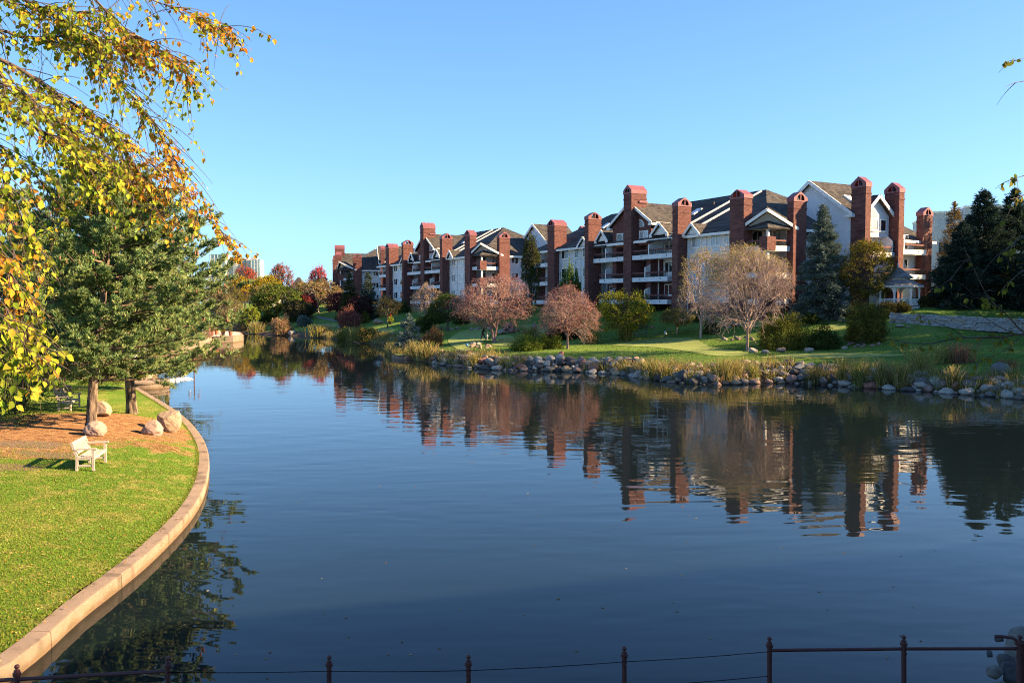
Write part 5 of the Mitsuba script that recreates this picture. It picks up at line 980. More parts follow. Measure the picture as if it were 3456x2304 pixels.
# ------------------------------------------------------------------ dry stone retaining wall
rw = thing('stone_wall', 'low dry stone retaining wall on the shaded slope at the right', 'wall')
wp = [gd(3006, 76.6), gd(3120, 74.6), gd(3260, 72.9), gd(3400, 71.6), gd(3560, 70.8)]
wl = np.array([q[:2] for q in wp]); zbase = [5.9 - (b - 1022) * y[1] / FOC for b, y in zip((1096, 1104, 1112, 1121, 1131), wl)]; ztop = [5.9 - (b - 1022) * y[1] / FOC for b, y in zip((1056, 1061, 1067, 1074, 1080), wl)]
dl = np.concatenate([[0], np.cumsum(np.linalg.norm(np.diff(wl, axis=0), axis=1))])
def wall_pt(s): return np.array([np.interp(s, dl, wl[:, 0]), np.interp(s, dl, wl[:, 1])]), np.interp(s, dl, zbase), np.interp(s, dl, ztop)
fl_ = []
for a, b in zip(range(len(wl) - 1), range(1, len(wl))):
    t = unit(wl[b] - wl[a]); n = np.array([-t[1], t[0]])
    A, B = wl[a] + n * .16, wl[b] + n * .16
    v = np.array([[*A, zbase[a] - .5], [*B, zbase[b] - .5], [*B, ztop[b] - .06], [*A, ztop[a] - .06]]); v = np.vstack([v, v + [*(n * .5), 0]])
    fl_.append((v, np.array([[0, 1, 2, 3], [4, 7, 6, 5], [3, 2, 6, 7]])))
part(rw, 'core', cat(fl_), 'stone_wall_joint_material')
rw_r = np.random.default_rng(4); stones_n = 0
mat('wall_stone_material', lambda p, n, uv: mix((.24, .24, .25), (.46, .46, .45), fbm(p.x * 2.5, p.y * 2.5, p.z * 6, octaves=3)), rough=.9, bump=rock_bump, bscale=.03, eps=.02); mat('wall_tan_stone_material', lambda p, n, uv: mix((.28, .23, .18), (.44, .37, .30), fbm(p.x * 2.5, p.y * 2.5, p.z * 6, octaves=3)), rough=.9)
nc = 7
for c in range(nc):
    s = -rw_r.uniform(0, .3); h0, h1 = c / nc, (c + 1) / nc
    while s < dl[-1] - .2:
        L = rw_r.uniform(.22, .68); (x, y), zb_, zt_ = wall_pt(s + L / 2); a, _, _ = wall_pt(max(s, 0)); b, _, _ = wall_pt(min(s + L, dl[-1])); t = unit(b - a) if np.linalg.norm(b - a) > 1e-6 else np.array([1, 0])
        jz = rw_r.normal(0, .012); z0_, z1_ = zb_ + (zt_ - zb_) * h0 + .008, zb_ + (zt_ - zb_) * h1 - .012 + jz; g = .012
        m = box(-L / 2 + g, L / 2 - g, rw_r.uniform(-.05, .02), .30, z0_, z1_); v = np.array(m.vertices); v += rw_r.normal(0, .012, v.shape)
        R = np.array([[t[0], -t[1]], [t[1], t[0]]]); v[:, :2] = v[:, :2] @ R.T + [x, y]
        if stones_n < 290: part(rw, 'stone', (v, np.array(m.faces)), 'wall_stone_material' if rw_r.random() < .84 else 'wall_tan_stone_material'); stones_n += 1
        s += L

# ------------------------------------------------------------------ gazebo
gz_ = thing('gazebo', 'white eight sided gazebo with a two tiered grey roof', 'gazebo'); gpos = gd(3027, 82.5); gpos[2] = 5.45; tw = move(*gpos, 12)
R8 = lambda r, z, k: np.array([r * math.cos(k * math.pi / 4), r * math.sin(k * math.pi / 4), z])
part(gz_, 'floor', prism([tuple(R8(2.05, 0, k)[:2]) for k in range(8)], 'z', -.7, .12), 'white_paint_material', tw=tw)
def cone8(r0, z0, r1, z1):
    v = np.array([R8(r0, z0, k) for k in range(8)] + [R8(r1, z1, k) for k in range(8)] + [R8(r0, z0 - .07, k) for k in range(8)]); f = []
    for k in range(8): j = (k + 1) % 8; f += [[k, j, 8 + j], [k, 8 + j, 8 + k], [16 + k, j, k], [16 + k, 16 + j, j]]
    return v, np.array(f)
part(gz_, 'lower_roof', cone8(2.35, 2.15, 1.25, 2.72), 'gazebo_roof_material', tw=tw); part(gz_, 'upper_roof', cone8(1.45, 2.95, .10, 4.0), 'gazebo_roof_material', tw=tw)
part(gz_, 'clerestory', prism([tuple(R8(1.12, 0, k)[:2]) for k in range(8)], 'z', 2.66, 3.0), 'white_paint_material', tw=tw)
part(gz_, 'finial', lathe([(0, 3.95), (.09, 3.98), (.05, 4.08), (.11, 4.17), (.06, 4.26), (.015, 4.5), (0, 4.55)], 10), 'white_paint_material', smooth=30, tw=tw)
part(gz_, 'eave_trim', cat([bar(R8(2.34, 2.06, k), R8(2.34, 2.06, k + 1), .05, .12) for k in range(8)]), 'white_trim_material', tw=tw)
for k in range(8):
    part(gz_, 'post', bar(R8(1.95, .1, k), R8(1.95, 2.12, k), .13), 'white_paint_material', tw=tw)
    a, b = R8(1.95, 0, k), R8(1.95, 0, k + 1); t = unit(b - a); Lw = np.linalg.norm(b - a)
    ar = shapely.box(.07, 1.45, Lw - .07, 2.1).difference(shapely.Polygon([(.12, 0)] + [(Lw / 2 - (Lw / 2 - .12) * math.cos(q), 1.40 + .55 * math.sin(q)) for q in np.linspace(0, math.pi, 13)] + [(Lw - .12, 0)]))
    holes = shapely.union_all([shapely.box(x, y, x + .05, y + .05) for x in np.arange(.12, Lw - .1, .09) for y in np.arange(1.5, 2.0, .09)]); ar = ar.difference(holes.intersection(ar.buffer(-.03)))
    ms = []
    for g in getattr(ar, 'geoms', [ar]):
        m = trimesh.creation.extrude_polygon(g, .04, engine='earcut'); v = np.array(m.vertices); ms.append((a + v[:, :1] * t + v[:, 1:2] * [0, 0, 1] + v[:, 2:] * np.cross(t, [0, 0, 1]), np.array(m.faces)))
    part(gz_, 'fretwork', cat(ms), 'white_paint_material', tw=tw)
    if k != 2:
        i = part(gz_, 'railing', cat([bar(a + t * .07 + [0, 0, .86], b - t * .07 + [0, 0, .86], .06), bar(a + t * .07 + [0, 0, .22], b - t * .07 + [0, 0, .22], .05)]), 'white_paint_material', tw=tw)
        part(i, 'baluster', cat([bar(a + t * x + [0, 0, .24], a + t * x + [0, 0, .83], .035) for x in np.arange(.17, Lw - .1, .11)]), 'white_paint_material', tw=tw, kind='stuff')

# ------------------------------------------------------------------ lamps, fences, garden things
def lamp(p, H, lab, arms=(1,), rz=0):
    k = thing('street_lamp', lab, 'street lamp'); tw = move(*p, rz)
    part(k, 'post', lathe([(0, -.2), (.16, -.2), (.16, .35), (.11, .45), (.075, .7), (.055, H), (.085, H + .02), (.085, H + .1), (.03, H + .25), (0, H + .28)], 12), 'maroon_wood_material', smooth=30, tw=tw)
    for s in arms:
        pts_ = np.array([[s * .55 * math.sin(t) , 0, H - .35 + .45 * math.sin(t * 2) * .6 + .25 * t] for t in np.linspace(0, 1.5, 8)])
        part(k, 'arm', tubes(pts_, .022, 6), 'maroon_wood_material', smooth=True, tw=tw)
        e = pts_[-1]; i = part(k, 'lantern', lathe([(0, .05), (.05, .05), (.07, -.05), (.24, -.22), (.26, -.26), (.22, -.27), (.18, -.25), (0, -.25)], 14), 'red_metal_material', smooth=30, tw=move(p[0] + e[0] * math.cos(math.radians(rz)), p[1] + e[0] * math.sin(math.radians(rz)), p[2] + e[2]))
        part(i, 'globe', trimesh.creation.icosphere(subdivisions=2, radius=.14), 'white_paint_material', smooth=True, tw=move(p[0] + e[0] * math.cos(math.radians(rz)), p[1] + e[0] * math.sin(math.radians(rz)), p[2] + e[2] - .33))
p = gp(2643, 1086, 60); lamp(p, 5.9 + (1022 - 948) * p[1] / FOC - p[2], 'maroon street lamp with a red lantern behind the large bare tree', (1,), 0)
p = np.array([*pxy(652, 101), .98]); lamp(p, 4.6, 'maroon lamp post with two curved arms on the quay behind the pines', (1, -1), 20)
pf = thing('pipe_fence', 'teal pipe fence of two panels before the yellow-green tree', 'fence'); A, B, C_, D2 = gp(2093, 1134, 60), gp(2123, 1142, 60), gp(2153, 1139, 60), gp(2182, 1133, 60)
for q in (A, B, C_, D2): part(pf, 'post', tubes(np.array([q + [0, 0, -.1], q + [0, 0, 1.12]]), .055, 8), 'teal_pipe_material', smooth=True)
for a, b in ((A, C_), (C_, D2), (B, C_)):
    for z in (.32, .62, .95): part(pf, 'rail', tubes(np.array([a + [0, 0, z], b + [0, 0, z]]), .042, 8), 'teal_pipe_material', smooth=True)
def bench(root, tw, L=1.45, D=.52, H=.98, m='bench_wood_material'):
    """Slatted garden bench: length along y, facing +x, its back at x = 0."""
    for y in (0, L):
        part(root, 'back_leg', cat([bar((0, y, 0), (.02, y, .44), .07), bar((.02, y, .43), (-.13, y, H), .07, .06, up=(0, 1, 0))]), m, tw=tw)
        part(root, 'front_leg', bar((D, y, 0), (D, y, .64), .07), m, tw=tw)
        part(root, 'armrest', cat([bar((-.06, y, .66), (D + .09, y, .665), .085, .045), tubes(np.array([[D + .07, y - .043, .652], [D + .07, y + .043, .652]]), .036, 10)]), m, tw=tw)
        part(root, 'stretcher', bar((.03, y, .16), (D - .03, y, .16), .045, .06), m, tw=tw)
        part(root, 'side_rail', bar((.03, y, .385), (D - .03, y, .385), .05, .08), m, tw=tw)
    for i in range(6): x = .065 + i * .086; part(root, 'seat_slat', bar((x, -.03 if i < 5 else .0, .425 - .012 * math.sin(i / 5 * math.pi)), (x, L + .03 if i < 5 else L, .425 - .012 * math.sin(i / 5 * math.pi)), .07, .028), m, tw=tw)
    part(root, 'front_rail', bar((D - .005, .03, .37), (D - .005, L - .03, .37), .035, .085), m, tw=tw)
    for z, h in ((.535, .06), (H - .05, .10)): x = .02 - .15 * (z - .43) / (H - .43); part(root, 'back_rail', bar((x, .03, z), (x, L - .03, z), .045, h), m, tw=tw)
    for i in range(14):
        y = .085 + (L - .17) * i / 13; part(root, 'back_slat', bar((.02 - .15 * .13 / (H - .43), y, .56), (.02 - .15 * (H - .53) / (H - .43), y, H - .09), .045, .022, up=(1, 0, 0)), m, tw=tw)
nb0, nb1, nf = lawn_at(259, 1589), lawn_at(302, 1562), lawn_at(311, 1589)
bl_ = np.linalg.norm((nb1 - nb0)[:2]); yaw = math.degrees(math.atan2(*(nb1 - nb0)[[1, 0]])) - 90
k = thing('garden_bench', 'white slatted bench on the sunlit lawn facing the lake', 'bench'); bench(k, move(nb0[0], nb0[1], nb0[2] - .015, yaw), L=float(bl_), H=.88, D=.47)
q = lawn_at(212, 1388); k = thing('garden_bench', 'second wooden bench further back, half hidden by birch leaves', 'bench'); bench(k, move(q[0] - .2, q[1], q[2] - .01, 14), L=1.45)
q = gp(2372, 1096, 60); k = thing('garden_bench', 'far slatted bench under the bare trees on the opposite bank', 'bench'); bench(k, move(q[0] + 1.2, q[1] + .4, q[2], 75), L=1.4)
# lawn boulders
def lawn_rock(px, py, w, h, seed, m, lab, cuts=4, pointy=0.0):
    q = lawn_at(px, py); d = math.hypot(q[0], q[1]); rx, rz_ = w / FOC * d / 2, h / FOC * d
    v, f = boulder(seed, 4, cuts, .45); v = v.copy()
    if pointy: v[:, :2] *= np.clip(1 - pointy * (v[:, 2:] + .3), .3, 1.2)
    v += .035 * (meshkit.fbm(v * 4 + seed, 4)[:, None] - .5) * unit(v)
    v = v / np.abs(v).max(0); v = v * [rx, rx * .9, rz_ * .66] + [q[0], q[1] + rx * .5, q[2] + rz_ * .44]
    single('boulder', lab, 'boulder', (v, f), m, smooth=50)
lawn_rock(561, 1458, 78, 72, 3, 'lawn_rock_material', 'tall rounded tan boulder on the lawn beside the seawall', 2)
lawn_rock(506, 1468, 70, 52, 14, 'lawn_pink_rock_material', 'small pointed pinkish boulder leaning by the tall one', 4, .4)
lawn_rock(312, 1471, 62, 40, 25, 'lawn_pink_rock_material', 'low pinkish boulder at the foot of the left pine', 3)
lawn_rock(331, 1406, 62, 42, 36, 'lawn_rock_material', 'pale boulder behind the left pine trunk', 3, .2)
lawn_rock(190, 1338, 34, 26, 47, 'lawn_rock_material', 'small pale stone in the shade beyond the second bench', 3)
lawn_rock(225, 1322, 26, 18, 58, 'lawn_pink_rock_material', 'flat pinkish stone by the far shrubs of the lawn', 3)
# round basin at the end of the lawn
rb = thing('round_basin', 'round low concrete fountain basin at the end of the seawall', 'basin'); tw = move(basin_c[0], basin_c[1], 0)
part(rb, 'wall', lathe([(0, -.8), (1.5, -.8), (1.5, .34), (1.56, .36), (1.56, .47), (1.2, .5), (1.18, .46), (0, .46)], 40), 'concrete_material', smooth=30, tw=tw)
part(rb, 'joint_ring', lathe([(1.17, .47), (1.19, .505), (1.21, .505), (1.22, .47)], 40), 'paving_material', smooth=30, tw=tw)
fr_ = np.random.default_rng(2); fo = onz(590, 1283, 0); k = 260; a = fr_.uniform(0, 6.28, k); rr_ = np.sqrt(fr_.random(k)); bl = []
im = trimesh.creation.icosphere(subdivisions=1); iv, if_ = np.array(im.vertices), np.array(im.faces)
for i in range(k): s = fr_.uniform(.02, .07); bl.append((iv * [s * 1.6, s * 1.6, s * .5] + [fo[0] + 1.0 * rr_[i] * math.cos(a[i]) * (1 + .3 * math.sin(5 * a[i])), fo[1] + 2.2 * rr_[i] * math.sin(a[i]), .02 + .10 * (1 - rr_[i]) * fr_.random()], if_))
scene['water_foam'] = mikit.ply(cat(bl), 'foam_material', smooth=True); labels['water_foam'] = {'label': 'white foam on the water beside the round basin', 'category': 'foam', 'kind': 'stuff'}
# pavilion and fence behind the pines
pv = thing('pavilion', 'cream lakeside pavilion with white framed windows behind the pine trunks', 'building'); tw = move(-34.6, 64.5, .9)
part(pv, 'wall', box(0, 5.0, .6, 5, 0, 2.9), 'cream_wall_material', tw=tw); part(pv, 'roof', slope_roof([[(-.4, -.6, 2.9), (6.4, -.6, 2.9), (5.2, 2.5, 4.2), (.8, 2.5, 4.2)], [(6.4, -.6, 2.9), (6.4, 5.6, 2.9), (5.2, 2.5, 4.2)], [(-.4, 5.6, 2.9), (-.4, -.6, 2.9), (.8, 2.5, 4.2)]]), 'red_metal_material', tw=tw)
for x in (.2, 1.7, 3.2, 4.7, 6.1): part(pv, 'column', box(x - .12, x + .12, -.3, -.06, 0, 2.85), 'white_paint_material', tw=tw)
for x in (.45, 1.95, 3.45):
    i = part(pv, 'window', cat([box(x, x + 1.1, .5, .6, .7, .8), box(x, x + 1.1, .5, .6, 2.1, 2.2), box(x, x + .08, .5, .6, .8, 2.1), box(x + 1.02, x + 1.1, .5, .6, .8, 2.1), box(x + .52, x + .58, .5, .6, .8, 2.1), box(x + .08, x + 1.02, .515, .6, 1.42, 1.47)]), 'white_paint_material', tw=tw)
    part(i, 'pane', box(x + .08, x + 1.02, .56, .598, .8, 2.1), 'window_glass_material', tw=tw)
pk = thing('picket_fence', 'white picket fence behind the pine trunks', 'fence'); fa, fb = np.array([*pxy(196, 61.5), .95]), np.array([*pxy(452, 61.5), .95]); n = 60
part(pk, 'rail', cat([bar(fa + [0, 0, z], fb + [0, 0, z], .05, .08) for z in (.3, .8)]), 'white_paint_material')
for i in range(n): q = fa + (fb - fa) * i / (n - 1); part(pk, 'picket', box(q[0] - .035, q[0] + .035, q[1] - .06, q[1] - .03, q[2], q[2] + 1.0), 'white_paint_material')
for i in (0, 20, 40, 59): q = fa + (fb - fa) * i / 59; part(pk, 'post', box(q[0] - .07, q[0] + .07, q[1] + .0, q[1] + .14, q[2], q[2] + 1.25), 'white_paint_material')
# planters on the pier
def planter(px, Y, H, w, label, pot_m, pal, flowers=True, cone=True):
    k = thing('planter', label, 'planter'); x, y = pxy(px, Y); tw = move(x, y, .98)
    part(k, 'pot', lathe([(0, 0), (w * .34, 0), (w * .47, .55), (w * .52, .56), (w * .52, .64), (w * .44, .64), (w * .42, .55), (0, .55)], 16), pot_m, smooth=30, tw=tw)
    rng = np.random.default_rng(int(px)); n = 900; u = rng.random(n)
    if cone:
        a = rng.uniform(0, 6.28, n); r = w * .48 * (1 - u) ** .7 * rng.uniform(.6, 1, n); p_ = np.column_stack([r * np.cos(a), r * np.sin(a), .55 + (H - .55) * u])
    else: p_ = np.column_stack([rng.normal(0, w * .12, (n, 2)), np.full(n, .6)])
    d = unit(np.column_stack([p_[:, :2] * 2 + rng.normal(0, .3, (n, 2)), np.full(n, .6)])); L_ = .13 if cone else (H - .6) * rng.uniform(.6, 1, n)
    lm, lc = leaves(p_, d, ball(rng, n), L_, .05, tint(rng, pal, n)); part(k, 'foliage', lm, 'leaf_material', color=lc, tw=tw)
    if flowers:
        n = 240; a = rng.uniform(0, 6.28, n); r = w * .6 * np.sqrt(rng.random(n)); p_ = np.column_stack([r * np.cos(a), r * np.sin(a), .62 + .18 * rng.random(n)])
        lm, lc = leaves(p_, unit(ball(rng, n) + [0, 0, .6]), ball(rng, n), .09, .08, tint(rng, [(.70, .48, .02), (.62, .40, .02)], n)); part(k, 'flowers', lm, 'leaf_material', color=lc, tw=tw)
CG = [(.12, .13, .05), (.16, .17, .07), (.09, .11, .04)]
planter(778, 123.6, 2.3, .62, 'bright red pot with a conical evergreen at the end of the pier', 'terracotta_material', CG, False); planter(752, 123.8, 2.1, .62, 'dark red pot with a conical evergreen and yellow flowers on the pier', 'maroon_wood_material', CG); planter(704, 120.5, 1.9, .6, 'planter with a spiky plant and yellow flowers where the pier curves', 'paving_material', CG, True, False); planter(730, 127, 1.2, .6, 'planter with yellow flowers at the back of the pier', 'terracotta_material', CG, True, False); planter(717, 126, 1.0, .5, 'pink pot with a small plant on the pier', 'terracotta_material', CG, False, False)
qr = thing('quay_railing', 'thin maroon metal railing along the curved pier', 'railing'); rl = chaikin(np.array([W0(672, 1169), W0(703, 1161.5), W0(714, 1156.5), W0(716, 1154)]), 2) + [0, .35]
for z in (1.35, 1.95): part(qr, 'rail', tubes(np.column_stack([rl, np.full(len(rl), z)]), .03, 6), 'maroon_wood_material', smooth=True)
for q in resample(rl, .45): part(qr, 'post', tubes(np.array([[*q, .95], [*q, 1.95]]), .022, 5), 'maroon_wood_material')
for px, lab in ((672, 'left'), (683, 'right')):
    k = thing('patio_chair', f'white patio chair on the quay, {lab} of a pair', 'chair'); x, y = pxy(px, 121); tw = move(x, y, .98, 30 if lab == 'left' else 200)
    part(k, 'seat', box(-.24, .24, -.24, .24, .42, .46), 'white_paint_material', tw=tw); part(k, 'backrest', box(-.24, .24, .22, .26, .47, .92), 'white_paint_material', tw=tw)
    for a in (-.21, .21):
        for b in (-.21, .21): part(k, 'leg', box(a - .02, a + .02, b - .02, b + .02, 0, .42), 'white_paint_material', tw=tw)
# garden ornaments
p = gd(1412, 112); k = thing('stone_urn', 'grey stone urn on a pedestal in the shaded lawn', 'urn'); part(k, 'pedestal', lathe([(0, -.1), (.28, -.1), (.28, .12), (.17, .2), (.15, .8), (.22, .88), (0, .88)], 14), 'mid_grey_rock_material', smooth=30, tw=move(*p)); part(k, 'bowl', lathe([(0, .88), (.12, .9), (.30, 1.15), (.36, 1.42), (.40, 1.46), (.30, 1.46), (0, 1.3)], 14), 'mid_grey_rock_material', smooth=30, tw=move(*p))
p = gp(2246, 1128, 60); k = thing('garden_light', 'small white and black garden light on the lit grass left of the round tree', 'light'); part(k, 'body', lathe([(0, 0), (.13, 0), (.13, .34), (.10, .36), (0, .36)], 12), 'white_paint_material', smooth=30, tw=move(*p)); part(k, 'cap', lathe([(0, .361), (.17, .362), (.12, .44), (0, .46)], 12), 'dark_metal_material', smooth=30, tw=move(*p))
for px, py, lab in ((1576, 1170, 'blue ball marker left of the rock pile on the green'), (1613, 1086, 'blue ball marker in the shade behind the woman'), (3441, 1088, 'pale blue ball marker at the right end of the stone wall'), (1262, 1088, 'blue ball marker by the tan boulder arch')):
    p = gp(px, py, 47); k = thing('tee_marker', lab, 'marker'); part(k, 'ball', trimesh.creation.icosphere(subdivisions=2, radius=.16), 'blue_plastic_material', smooth=True, tw=move(p[0], p[1], p[2] + .2)); part(k, 'spike', tubes(np.array([[0, 0, -.1], [0, 0, .08]]), .02, 6), 'dark_metal_material', tw=move(*p))
p = gp(1318, 1094, 60); k = thing('flower_pot', 'pot with lime foliage and a red bloom on the far shore', 'planter'); part(k, 'pot', lathe([(0, 0), (.22, 0), (.3, .45), (.24, .45), (0, .4)], 12), 'dark_metal_material', smooth=30, tw=move(*p)); g, c, d_ = shrub(91, .5, .5, 1.1, 500, .16, [(.20, .22, .03), (.14, .17, .03)]); part(k, 'foliage', c, 'leaf_material', color=d_, tw=move(p[0], p[1], p[2] + .35)); g, c = leaves(np.tile([[0, 0, 1.5]], (40, 1)), ball(rr, 40), ball(rr, 40), .22, .14, np.tile([[.6, .05, .05]], (40, 1))); part(k, 'bloom', g, 'leaf_material', color=c, tw=move(*p))

# ------------------------------------------------------------------ people
def hullbones(bones, edge=.03, it=8):
    out = manifold3d.Manifold()
    for (p, r), (q, s) in bones:
        sp = lambda c, rad: manifold3d.Manifold.sphere(rad, 14).translate([float(x) for x in c])
        out = out + manifold3d.Manifold.batch_hull([sp(p, r), sp(q, s)])
    out = out.refine_to_length(edge); m = out.to_mesh(); t = trimesh.Trimesh(m.vert_properties[:, :3], m.tri_verts, process=True)
    trimesh.smoothing.filter_taubin(t, iterations=it); return t
mat('skin_material', rgb=(.52, .31, .22), rough=.6); mat('black_cloth_material', rgb=(.018, .018, .020), rough=.9); mat('white_cloth_material', rgb=(.72, .70, .69), rough=.9); mat('grey_cloth_material', rgb=(.30, .29, .31), rough=.9); mat('brown_hair_material', rgb=(.16, .085, .045), rough=.7); mat('dark_hair_material', rgb=(.03, .02, .018), rough=.7); mat('denim_material', rgb=(.035, .045, .085), rough=.9)
def plaid(p, n, uv): 
    a = sstep(.45, .55, dr.abs(dr.sin(p.x * 22))); b = sstep(.45, .55, dr.abs(dr.sin(p.z * 22)))
    return mix((.55, .50, .50), (.16, .06, .07), .5 * (a + b))
mat('plaid_material', plaid, rough=.9)
def hand(w, d, side, r):
    """Palm, four unequal fingers and a thumb, continuing the forearm direction d from the wrist w."""
    d = unit(np.array(d, float)); s = unit(np.cross(d, [0, 1, .2])) * side; o = unit(np.cross(d, s)); w = np.array(w, float); b = [((w), .026 * r), (w + d * .075 * r, .036 * r)],
    b = [((w, .026 * r), (w + d * .07 * r, .037 * r))]
    for k, (L, off) in enumerate(((.062, -.03), (.072, -.01), (.066, .011), (.050, .03))):
        a = w + d * .085 * r + s * off * r; m = a + d * L * .55 * r + o * .012 * r; e = m + d * L * .40 * r + o * .025 * r; b += [((a, .0105 * r), (m, .0095 * r)), ((m, .0095 * r), (e, .008 * r))]
    t0 = w + d * .03 * r - s * .03 * r; t1 = t0 + (d * .6 - s * .7) * .04 * r; t2 = t1 + d * .03 * r; return b + [((t0, .014 * r), (t1, .012 * r)), ((t1, .012 * r), (t2, .009 * r))]
def person(label, pos, rz, J, sc=1.0, top='black_cloth_material', low='black_cloth_material', shoe='white_cloth_material', hair='brown_hair_material', long_hair=False):
    """J: joints in metres (x to the front, y to the left, z up), for a figure of about 1.7 m, scaled by sc."""
    k = thing('person', label, 'person'); tw = move(*pos, rz, sc); P = {a: np.array(b, float) for a, b in J.items()}
    hd, nk = P['head'], P['neck']; f = unit(P['face']); up = unit(hd - nk)
    body = [((hd, .098), (hd + up * .045, .092)), ((hd + f * .03 - up * .055, .062), (hd + f * .055 - up * .085, .035)), ((nk, .055), (hd - up * .04, .056)), ((hd + f * .095 - up * .005, .010), (hd + f * .118 - up * .03, .014))]
    lat = unit(np.cross(up, f)); body += [((hd + lat * s * .095, .018), (hd + lat * s * .10 - up * .03, .014)) for s in (1, -1)]
    body += [((P['chest'], .11), (P['hip'], .105)), ((P['chest'], .10), (nk, .06))]
    for s, q in ((1, 'l'), (-1, 'r')):
        sh, el, wr, hp, kn, an = (P[q + x] for x in ('sh', 'el', 'wr', 'hip', 'kn', 'an'))
        body += [((P['chest'], .09), (sh, .055)), ((sh, .052), (el, .040)), ((el, .039), (wr, .027)), ((P['hip'], .09), (hp, .085)), ((hp, .082), (kn, .055)), ((kn, .053), (an, .036)), ((an, .036), (an + f * [1, 1, 0] * .13 + [0, 0, -.045], .030))] + hand(wr, wr - el, s, 1.0)
    part(k, 'body', hullbones(body, .028, 6), 'skin_material', smooth=True, tw=tw)
    g = 1.22; tb = [((P['chest'], .11 * g), (P['hip'] + [0, 0, .02], .105 * g)), ((P['chest'] + up * .05, .09 * g), (nk - up * .03, .06 * g))]
    for q in 'lr':
        sh, el, wr = (P[q + x] for x in ('sh', 'el', 'wr')); tb += [((P['chest'], .09 * g), (sh, .055 * g)), ((sh, .052 * g), (el, .042 * g)), ((el, .042 * g), (el + (wr - el) * .86, .032 * g))]
    part(k, 'top', hullbones(tb, .04, 5), top, smooth=True, tw=tw)
    lb = []
    for q in 'lr':
        hp, kn, an = (P[q + x] for x in ('hip', 'kn', 'an')); lb += [((P['hip'] - [0, 0, .03], .09 * g), (hp, .086 * g)), ((hp, .083 * g), (kn, .058 * g)), ((kn, .057 * g), (an + (kn - an) * .06, .042 * g))]
    part(k, 'trousers', hullbones(lb, .04, 5), low, smooth=True, tw=tw)
    for q in 'lr':
        an = P[q + 'an']; ff = f * [1, 1, 0]; part(k, 'shoe', hullbones([((an + [0, 0, -.02], .046), (an + ff * .05 + [0, 0, -.04], .042)), ((an + ff * .05 + [0, 0, -.04], .042), (an + ff * .15 + [0, 0, -.05], .034)), ((an + [0, 0, -.045] - ff * .03, .038), (an + ff * .05 + [0, 0, -.045], .038))], .03, 3), shoe, smooth=True, tw=tw)
    hb = [((hd + up * .045 - f * .02, .108), (hd - f * .03 - up * .01, .100))]
    if long_hair: hb += [((hd - f * .05 - up * .02, .085), (nk - f * .06 - up * .12, .055))]
    part(k, 'hair', hullbones(hb, .04, 3), hair, smooth=True, tw=tw)
    for s in (1, -1): part(k, 'eye', trimesh.creation.icosphere(subdivisions=1, radius=.012), 'dark_hair_material', smooth=True, tw=tw @ T().translate([float(x) for x in hd + f * .088 + lat * s * .033 + up * .012]))
p = gp(1630, 1148, 60); sW = 1.0
person('woman in black with long brown hair bending over the child on the putting green', p, 0, dict(head=(.23, 0, 1.48), neck=(.14, 0, 1.34), face=(1, -.35, -.35), chest=(.10, 0, 1.16), hip=(-.04, 0, .88), lsh=(.15, .17, 1.28), rsh=(.15, -.17, 1.28), lel=(.28, .18, 1.02), rel=(.30, -.16, 1.02), lwr=(.46, .08, .86), rwr=(.46, -.06, .88), lhip=(-.02, .10, .84), rhip=(-.04, -.10, .84), lkn=(.18, .10, .47), rkn=(-.12, -.10, .46), lan=(.30, .10, .08), ran=(-.24, -.12, .08)), 1.0, long_hair=True)
p2 = p + [.48, -.05, 0]
person('small child in a white top and grey trousers standing against the woman', p2, -20, dict(head=(.03, 0, 1.48), neck=(0, 0, 1.30), face=(1, 0, -.2), chest=(0, 0, 1.10), hip=(0, 0, .82), lsh=(0, .17, 1.24), rsh=(0, -.17, 1.24), lel=(.10, .22, 1.0), rel=(.10, -.22, 1.0), lwr=(.28, .12, .90), rwr=(.28, -.12, .90), lhip=(0, .10, .80), rhip=(0, -.10, .80), lkn=(.02, .11, .45), rkn=(.02, -.11, .45), lan=(0, .12, .08), ran=(0, -.12, .08)), .52, top='white_cloth_material', low='grey_cloth_material')
p = gd(1804, 98)
person('man in a plaid shirt and dark jeans standing left of the right crabapple', p, -70, dict(head=(.02, 0, 1.62), neck=(0, 0, 1.46), face=(1, .2, -.1), chest=(0, 0, 1.26), hip=(0, 0, .93), lsh=(0, .20, 1.40), rsh=(0, -.20, 1.40), lel=(.0, .26, 1.12), rel=(.02, -.26, 1.12), lwr=(.12, .25, .90), rwr=(.14, -.24, .91), lhip=(0, .10, .88), rhip=(0, -.10, .88), lkn=(.03, .11, .49), rkn=(.0, -.12, .49), lan=(0, .12, .08), ran=(-.03, -.13, .08)), 1.03, top='plaid_material', low='denim_material', shoe='dark_hair_material', hair='dark_hair_material')
# ------------------------------------------------------------------ pines and shrubs of the left bank
def plant_pine(lab, pos, geo, rz):
    t = thing('pine_tree', lab, 'tree', None); tw = move(pos[0], pos[1], pos[2] - .02, rz)
    part(t, 'trunk', geo[0], 'pine_bark_material', smooth=True, tw=tw); part(t, 'needles', geo[1], 'needle_material', color=geo[2], tw=tw); k = part(t, 'cones', geo[3], 'cone_material', smooth=True, tw=tw, kind='stuff')
mat('cone_material', lambda p, n, uv: mix((.22, .095, .065), (.36, .18, .13), noise(p.x * 60, p.y * 60, p.z * 60)), rough=.9)
q = lawn_at(440, 1396); plant_pine('right pine with a straight bare lower trunk beside the seawall', q, pine(71, tall(0, 620, q[1]) - q[2], 4.7, 1.9, 42000, asym=(.18, 0), r0=.235), 0)
q = lawn_at(303, 1456); plant_pine('left pine, the tallest, with a boulder at the foot of its trunk', q, pine(72, tall(0, 548, q[1]) - q[2], 3.9, 2.1, 38000, asym=(.10, 0), lean=(.9, .6), r0=.19), 0)
